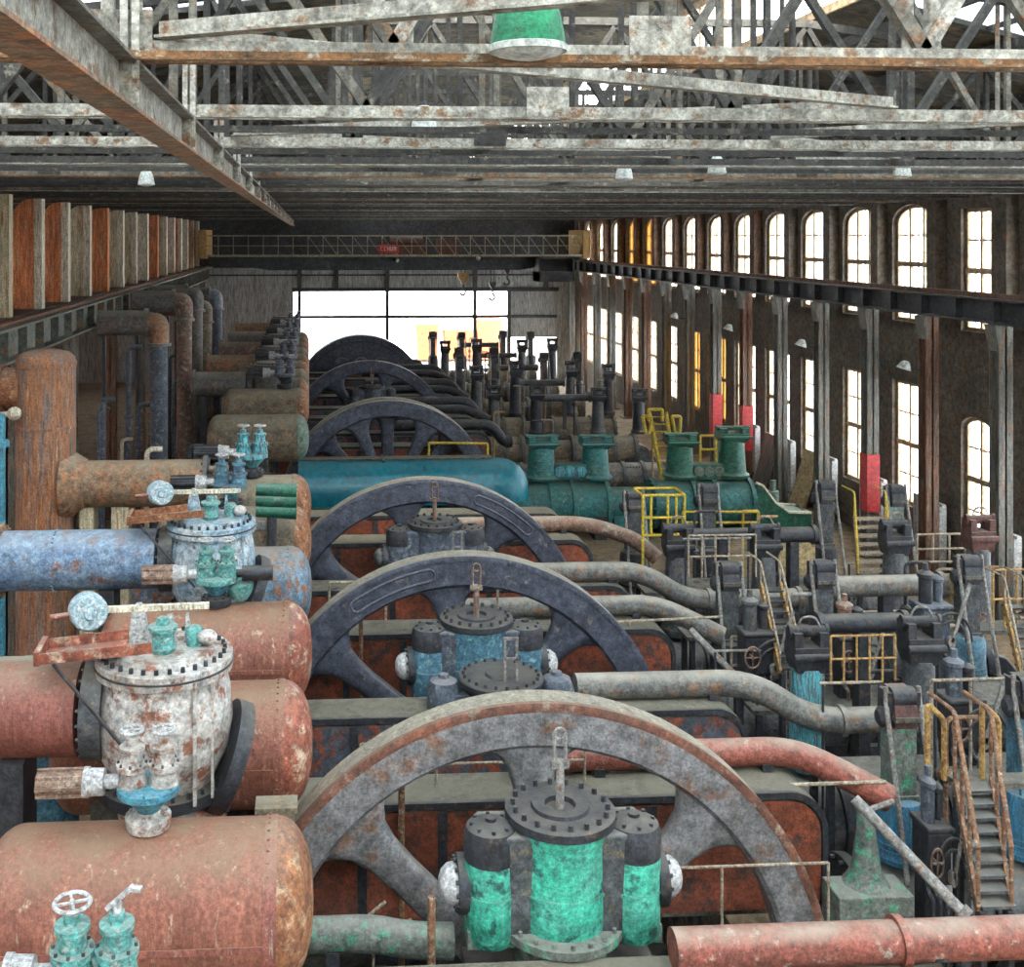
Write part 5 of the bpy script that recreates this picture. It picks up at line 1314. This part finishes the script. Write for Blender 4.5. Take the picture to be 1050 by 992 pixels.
# slanting poles
def pole(label, a, ya, b, yb, r, m, foot=True):
    p, q = W(*a, ya), W(*b, yb)
    o = thing('prop_pole', label, 'pole', tuple(q), 'slanting prop poles')
    part('pole', MB().tube([p - q, Vector((0, 0, 0))], r, 14), m, o)
    part('end_socket', MB().cyl((p - q) * .03, -(p - q) * .03, r * 1.5, seg=14), m, o)
    part('support', MB().bx(-.05, .05, -.05, .05, -q.z, -.02), 'dark_iron', o)
pole('thick grey slanting pole crossing in front of the blue cylinder', (876, 819), 11.2, (988, 937), 10.5, .055, 'rod_grey')
pole('grey slanting pole right of the second flywheel guard', (708, 646), 16.6, (757, 696), 16.0, .05, 'rod_grey')
# cone stand
yk = 11.58
p = W(888, 830, yk); zb = WZ(888, 905, yk); zc_ = WZ(880, 950, yk)
t = thing('flared_standpipe', 'grey flared standpipe with green patches on a block, right of the red-brown guard', 'standpipe', (p.x, yk, 0))
part('cone', MB().lathe([(.085, p.z), (.10, p.z - .25), (.15, zb + .15), (.22, zb + .02), (.24, zb)], seg=28), 'green_patch', t)
part('block', MB().bx(-.42, .38, -.28, .14, 0, zb).bolts((-.3, -.25, zb - .2), (0, -1, 0), .01, 1), 'green_patch', t, bevel=.03)
part('branch', MB().tube([(0, 0, p.z - .1), (.05, 0, p.z), (.35, .1, p.z + .02)], .03, 8), 'rod_grey', t)

# stairs
def stair(label, pts_top, pts_bot, y0, y1, n, m='rust_rail', tread='grey_iron', railm=None, group='steep stairs between the engines', rail_h=.75):
    a, b = W(*pts_top[0], y0), W(*pts_top[1], y0)
    c, d = W(*pts_bot[0], y1), W(*pts_bot[1], y1)
    b.z = a.z; d.z = c.z
    o = Vector((c.x, c.y, c.z))
    t = thing('steel_stair', label, 'stair', tuple(o), group)
    for u, v in ((a, c), (b, d)):
        part('stringer', MB().bar(u - o, v - o, .035, .14), m, t)
    for k in range(n):
        f = (k + .5) / n
        l, r = a.lerp(c, f) - o, b.lerp(d, f) - o
        part('tread', MB().bx(l.x, r.x, l.y - .1, l.y + .1, l.z - .015, l.z + .015), tread, t)
    for u, v in ((a, c), (b, d)):
        hu, hv = u - o + Vector((0, 0, rail_h)), v - o + Vector((0, 0, rail_h * .8))
        rr = .026 if rail_h > .5 else .017
        q = MB().tube([hu + Vector((0, .5, 0)), hu, hv], rr, 10, .1)
        for f in (0, .33, .66, 1.0):
            g = hu.lerp(hv, f); q.tube([(u - o).lerp(v - o, f), g], rr * .8, 8)
        part('handrail', q, railm or m, t)
    part('foot', MB().bx(0, .06, -.05, .05, -o.z, 0).bx(d.x - o.x - .06, d.x - o.x, -.05, .05, -o.z, 0), 'dark_iron', t)
    return t
stair('rusty steep stair with pale treads at the lower right, under the ochre stanchions', ((979, 802), (1016, 800)), ((1003, 934), (1037, 932)), 11.6, 10.6, 9)
stair('small stair with pale yellow handrails below the window wall', ((876, 528), (908, 527)), ((880, 590), (915, 590)), 21.2, 20.4, 7, 'ochre', 'pale_rail', 'yellow', rail_h=.45)
stair('narrow ochre stair between two square towers', ((780, 600), (800, 600)), ((800, 690), (822, 690)), 16.6, 15.6, 8, 'ochre', 'dark_iron', 'pale_rail', rail_h=.35)
stair('narrow worn stair at the right edge below the radiators', ((1030, 618), (1050, 618)), ((1048, 700), (1066, 700)), 17.0, 16.2, 8, 'ochre', 'dark_iron', 'pale_rail', rail_h=.4)
# ochre stanchions at the lower right
for n, px in enumerate((951, 1007)):
    y = 11.75
    pts = PXL(y, (px, 762), (px, 722), (px + 17, 738), (px + 17, 775))
    rail('worn ochre bent stanchion above the rusty stair, %s of two' % ('left' if n == 0 else 'right'), [pts, [pts[0], (pts[0][0], y, 2.72)], [pts[3], (pts[3][0], y, 2.72)]], 'ochre', .03, 'stanchion', 'stanchion', 'ochre stanchions', 'post')
# platforms (gratings) the rails and stairs stand on
def deck(label, xa, xb, ya, yb, z, m='concrete'):
    t = thing('walkway', label, 'walkway', (xa, ya, z), 'walkways between the engines')
    part('plate', MB().bx(0, xb - xa, 0, yb - ya, -.06, 0), m, t)
    for x in (.1, xb - xa - .1):
        for y in (.05, yb - ya - .05):
            part('leg', MB().bx(x - .04, x + .04, y - .04, y + .04, -z, -.06), 'dark_iron', t)
deck('dusty plate walkway above the rusty stair', 6.95, 9.6, 11.62, 11.86, 2.72)
deck('dusty plate walkway between the first two rows of towers', 6.3, 12.8, 13.4, 13.95, 1.95)
deck('dusty plate walkway before the long cross pipe', 6.3, 12.8, 15.6, 16.4, 1.85)
deck('dusty plate walkway before the round towers of the fourth row', 6.3, 12.8, 18.4, 18.9, 1.9)
deck('dusty plate walkway before the teal engine', 6.3, 12.8, 20.75, 21.6, 1.9)
# railings around the towers
post_rail('pale railing between the round dark tower and the plywood board', WX(706, 18.6), WX(775, 18.6), 18.6, WZ(740, 592, 18.6), WZ(740, 549, 18.6), 6, 'pale_rail', r=.018)
post_rail('pale ochre cage rail between the aqua-patched tower and its grey neighbour', WX(852, 14.2), WX(918, 14.2), 14.2, WZ(885, 699, 14.2), WZ(885, 652, 14.2), 6, 'ochre', r=.015)
post_rail('pale railing before the lower arched window', WX(940, 21.0), WX(990, 21.0), 21.0, WZ(960, 578, 21), WZ(960, 548, 21), 4, 'pale_rail', r=.022)
post_rail('long thin pale rail at the right edge below the square towers', WX(955, 13.5), WX(1075, 13.5), 13.5, 1.95, WZ(1000, 697, 13.5), 4, 'pale_rail', False, r=.02)
post_rail('worn pale railing at the right edge near the radiator', WX(1018, 18.5), WX(1055, 18.5), 18.5, 1.9, 2.9, 4, 'ochre', r=.022)
post_rail('yellow guard rail in front of the green tail bed', WX(762, 27.5), WX(777, 27.5) + .0, 27.5, 0, WZ(770, 524, 27.5), 2, 'yellow', False, r=.03)
post_rail('pale railing at the foot of the square towers, below the plywood board', WX(750, 16.2), WX(830, 16.2), 16.2, 1.85, 2.7, 5, 'pale_rail', r=.02)
yy = 21.4
c0, c1 = WX(659, yy), WX(702, yy)
zt, zb, zm = WZ(680, 508, yy), WZ(680, 549, yy), WZ(680, 531, yy)
t = rail('bright yellow guard cage before the teal cylinder', [[(c0, yy, zt), (c1, yy, zt)], [(c0, yy, zm), (c1, yy, zm)], [(c0, yy, zb), (c1 - .1, yy, zb)]] + [[(c0 + (c1 - c0) * f, yy, 1.9 if f in (0, 1) else zb), (c0 + (c1 - c0) * f, yy, zt)] for f in (0, .2, .6, .8, 1)]
         + [[(c0, yy, zt), (c0, yy + .6, zt), (c1, yy + .6, zt), (c1, yy, zt)]], 'yellow', .026, 'guard_cage', 'railing')
pts = PXL(26, (700, 525), (778, 525), (778, 537))
rail('yellow low rail running right from the square tower to the green bed', [pts, [pts[2], (pts[2][0], 26, 0)], [pts[0], (pts[0][0], 26, 0)], PXL(26, (702, 536), (776, 536))], 'yellow', .03)
# yellow rails of the fourth wheel guard and of the little box behind the teal towers
pts = PXL(30.0, (440, 463), (440, 454), (500, 455), (500, 464))
rail('thin yellow rail above the teal hood, before the red-brown guard', [pts, [pts[0], (pts[0][0], 30.0, 2.7)], [pts[3], (pts[3][0], 30.0, 2.7)]], 'yellow', .03)
pts = PXL(34.0, (718, 447), (734, 447), (734, 461), (718, 461), (718, 447))
rail('small yellow square rail between the right pair of teal towers', [pts, [pts[3], (pts[3][0], 34, 0)], [pts[2], (pts[2][0], 34, 0)]], 'yellow', .04)
# yellow ladder
yl = 33.5
t = thing('yellow_ladder', 'bright yellow steep ladder with looped handrails left of the right pair of teal towers', 'ladder', tuple(W(680, 495, yl)))
o = W(680, 495, yl)
A, B_ = W(666, 424, yl + .6), W(679, 493, yl - .6)
A2, B2 = W(683, 424, yl + .6), W(694, 475, yl - .6)
B2.z = B_.z
part('stringer', MB().bar(A - o, B_ - o, .07, .18), 'yellow', t); part('stringer', MB().bar(A2 - o, B2 - o, .07, .18), 'yellow', t)
for k in range(9):
    f = (k + .5) / 9
    part('rung', MB().bar(A.lerp(B_, f) - o, A2.lerp(B2, f) - o, .08, .03), 'yellow', t)
for s, (px) in ((-1, 659), (1, 689)):
    q = [W(*a, yl) - o for a in ((px, 427), (px + 10 * 0 + (3), 444), (px - s * 0 + 8, 444), (px + 9, 427), (px, 427))]
    part('loop_rail', MB().tube(q, .05, 8, .1), 'yellow', t)
q = [W(*a, yl) - o for a in ((665, 432), (665, 420), (679, 420), (679, 432))]
part('head_rail', MB().tube(q, .05, 8, .05), 'yellow', t)
part('leg', MB().bx(-.05, .05, -.65, -.55, -o.z, 0).bx(.25, .35, -.65, -.55, -o.z, 0), 'dark_iron', t)
# valve gear between the square towers and the stairs
def gear(label, x, y, z0, m1, m2, zf=0):
    t = thing('valve_gear', label, 'valve gear', (x, y, 0), 'valve gear on the engines')
    t.scale = (.75 if zf else .45, .75, 1)
    part('housing', MB().bx(-.28, .28, -.2, .25, z0, z0 + .55).bx(-.33, .33, -.24, .28, z0 + .55, z0 + .62), m1, t, bevel=.03)
    q = MB()
    for rr in (.30, .42):
        q.tube([(.25 + rr * math.cos(a), -.26, z0 + .1 + rr * math.sin(a)) for a in [PI * j / 12 for j in range(0, 13)]], .022, 8)
    part('quadrant', q, 'dark_iron', t)
    part('oil_pot', MB().lathe([(.12, z0 + .62), (.13, z0 + .68), (.13, z0 + .98), (.16, z0 + 1.0), (.16, z0 + 1.05), (.06, z0 + 1.1), (.05, z0 + 1.2), (0, z0 + 1.2)], (-.12, 0, 0), seg=20), m2, t)
    part('oil_pot', MB().lathe([(.08, z0 + .62), (.09, z0 + .9), (.11, z0 + .92), (.11, z0 + .96), (.03, z0 + 1.0), (0, z0 + 1.0)], (.16, .05, 0), seg=18), m1, t)
    part('lever', MB().bar((.25, -.28, z0 + .1), (.62, -.28, z0 + .95), .04, .06).cyl((.25, -.3, z0 + .1), (.25, -.2, z0 + .1), .08, seg=14), 'rod_grey', t)
    part('handwheel', MB().torus((-.2, -.34, z0 + .3), (0, 1, 0), .15, .018, 24, 6).bar((-.35, -.34, z0 + .3), (-.05, -.34, z0 + .3), .02, .02).bar((-.2, -.34, z0 + .15), (-.2, -.34, z0 + .45), .02, .02).cyl((-.2, -.36, z0 + .3), (-.2, -.2, z0 + .3), .025, seg=8), 'pipe_brown', t)
    q = MB()
    for xx in (-.22, -.05, .12): q.tube([(xx, -.1, z0), (xx, -.16, z0 - .1), (xx + .1, -.16, z0 - .15), (xx + .1, -.16, zf)], .03, 8, .1)
    part('tubing', q, m2, t)
    part('stand', MB().bx(-.25, .25, -.08, .2, zf, z0), 'dark_iron', t)
G = [('dark valve gear with a curved quadrant beside the bright blue base', 956, 872, 11.5, 'dark_iron', 'chest_dark', 0),
     ('blue-grey valve gear behind the ochre stanchions', 985, 770, 13.68, 'dark_iron', 'chest_dark', 1.95), ('dark valve gear left of the aqua-patched tower', 775, 668, 16.0, 'dark_iron', 'grey_iron', 1.85),
     ('dark valve gear right of the aqua-patched tower', 872, 672, 16.0, 'dark_iron', 'pipe_brown', 1.85), ('blue-black valve gear under the right half of the long cross pipe', 955, 640, 16.0, 'chest_dark', 'dark_iron', 1.85)]
for lab, px, py, y, a, b, zf in G:
    p = W(px, py, y)
    gear(lab, p.x, y, max(zf + .25, p.z - .3), a, b, zf)
# long horizontal thin bars among the towers
for n, (xa, xb, py, y, m) in enumerate(((860, 1000, 645 - 17, 18.9, 'pale_rail'), (955, 1060, 698, 13.2, 'pale_rail'), (840, 905, 701, 14.2, 'pale_rail'), (700, 770, 553, 19.4, 'rod_grey'), (730, 780, 668, 15.8, 'rod_grey'), (868, 1010, 578, 20.6, 'pale_rail'))):
    a, b = W(xa, py, y), W(xb, py, y)
    o = thing('stay_bar', 'thin %s stay bar between towers, %s' % ('pale' if m == 'pale_rail' else 'grey', ['above the dark cross pipe', 'at the right edge above the ochre stanchions', 'just below the aqua-patched tower', 'left of the plywood board', 'left of the narrow ochre stair', 'behind the long cross pipe'][n]), 'bar', tuple(a), 'thin stay bars')
    part('bar', MB().tube([(0, 0, 0), (b.x - a.x, 0, 0)], .02, 8), m, o)
    part('stand', MB().tube([(.05, 0, 0), (.05, 0, -a.z)], .018, 8).tube([(b.x - a.x - .05, 0, 0), (b.x - a.x - .05, 0, -a.z)], .018, 8), 'dark_iron', o)
# uprights among the towers
rg = random.Random(3)
for n in range(30):
    y = (13.2, 13.25, 15.45, 15.5, 16.6, 16.65, 18.25, 18.3, 20.5, 20.55, 21.75, 21.8, 16.7, 15.5)[n] if n < 14 else (34.4, 34.7, 38.2, 38.4, 42.0, 42.3, 46.6, 47.0, 47.4, 51.8, 52.2, 57.0, 57.4, 62.6, 63.0, 38.0)[n - 14]
    x = rg.uniform(6.2, 12.6)
    hgt = rg.uniform(2.2, 3.2)
    m = rg.choice(['rod_grey', 'pale_rail', 'rust_rail', 'dark_iron', 'ochre'])
    t = thing('service_pipe', 'thin %s service pipe standing among the valve towers, %s from the camera' % ({'rod_grey': 'grey', 'pale_rail': 'pale', 'rust_rail': 'rusty', 'dark_iron': 'black', 'ochre': 'ochre'}[m], ORD[n] if n < len(ORD) else ['twenty-third', 'twenty-fourth', 'twenty-fifth', 'twenty-sixth', 'twenty-seventh', 'twenty-eighth', 'twenty-ninth', 'thirtieth'][n - 22]), 'pipe', (x, y, 0), 'thin service pipes among the towers')
    part('pipe', MB().tube([(0, 0, 0), (0, 0, hgt), (rg.choice((-.4, .4)), 0, hgt)], .03, 8, .12), m, t)
    part('valve', MB().lathe([(.05, 0), (.09, .04), (.09, .12), (.05, .16)], (0, 0, hgt * .72), seg=12).cyl((0, 0, hgt * .72 + .08), (0, -.2, hgt * .72 + .08), .02, seg=8).torus((0, -.2, hgt * .72 + .08), (0, 1, 0), .07, .012, 16, 6), m, t)

# ================================================================ LIGHT
w = bpy.data.worlds.new('sky'); bpy.context.scene.world = w
w.use_nodes = True
bg = w.node_tree.nodes['Background']
bg.inputs[0].default_value = (.93, .97, 1.0, 1)
bg.inputs[1].default_value = 7.0
sun = bpy.data.lights.new('sun', 'SUN'); sun.energy = 9.0; sun.angle = R(22); sun.color = (1.0, .95, .86)
so = bpy.data.objects.new('sun', sun); C.objects.link(so)
so.rotation_euler = Vector((-.22, .62, -1.0)).to_track_quat('-Z', 'Y').to_euler()
sc = bpy.context.scene
sc.view_settings.view_transform = 'Standard'
sc.view_settings.look = 'None'
sc.view_settings.gamma = 1
sc.view_settings.use_curve_mapping = False
sc.view_settings.exposure = 1.3
sc.cycles.use_denoising = True
sc.cycles.max_bounces = 8
sc.cycles.transparent_max_bounces = 12
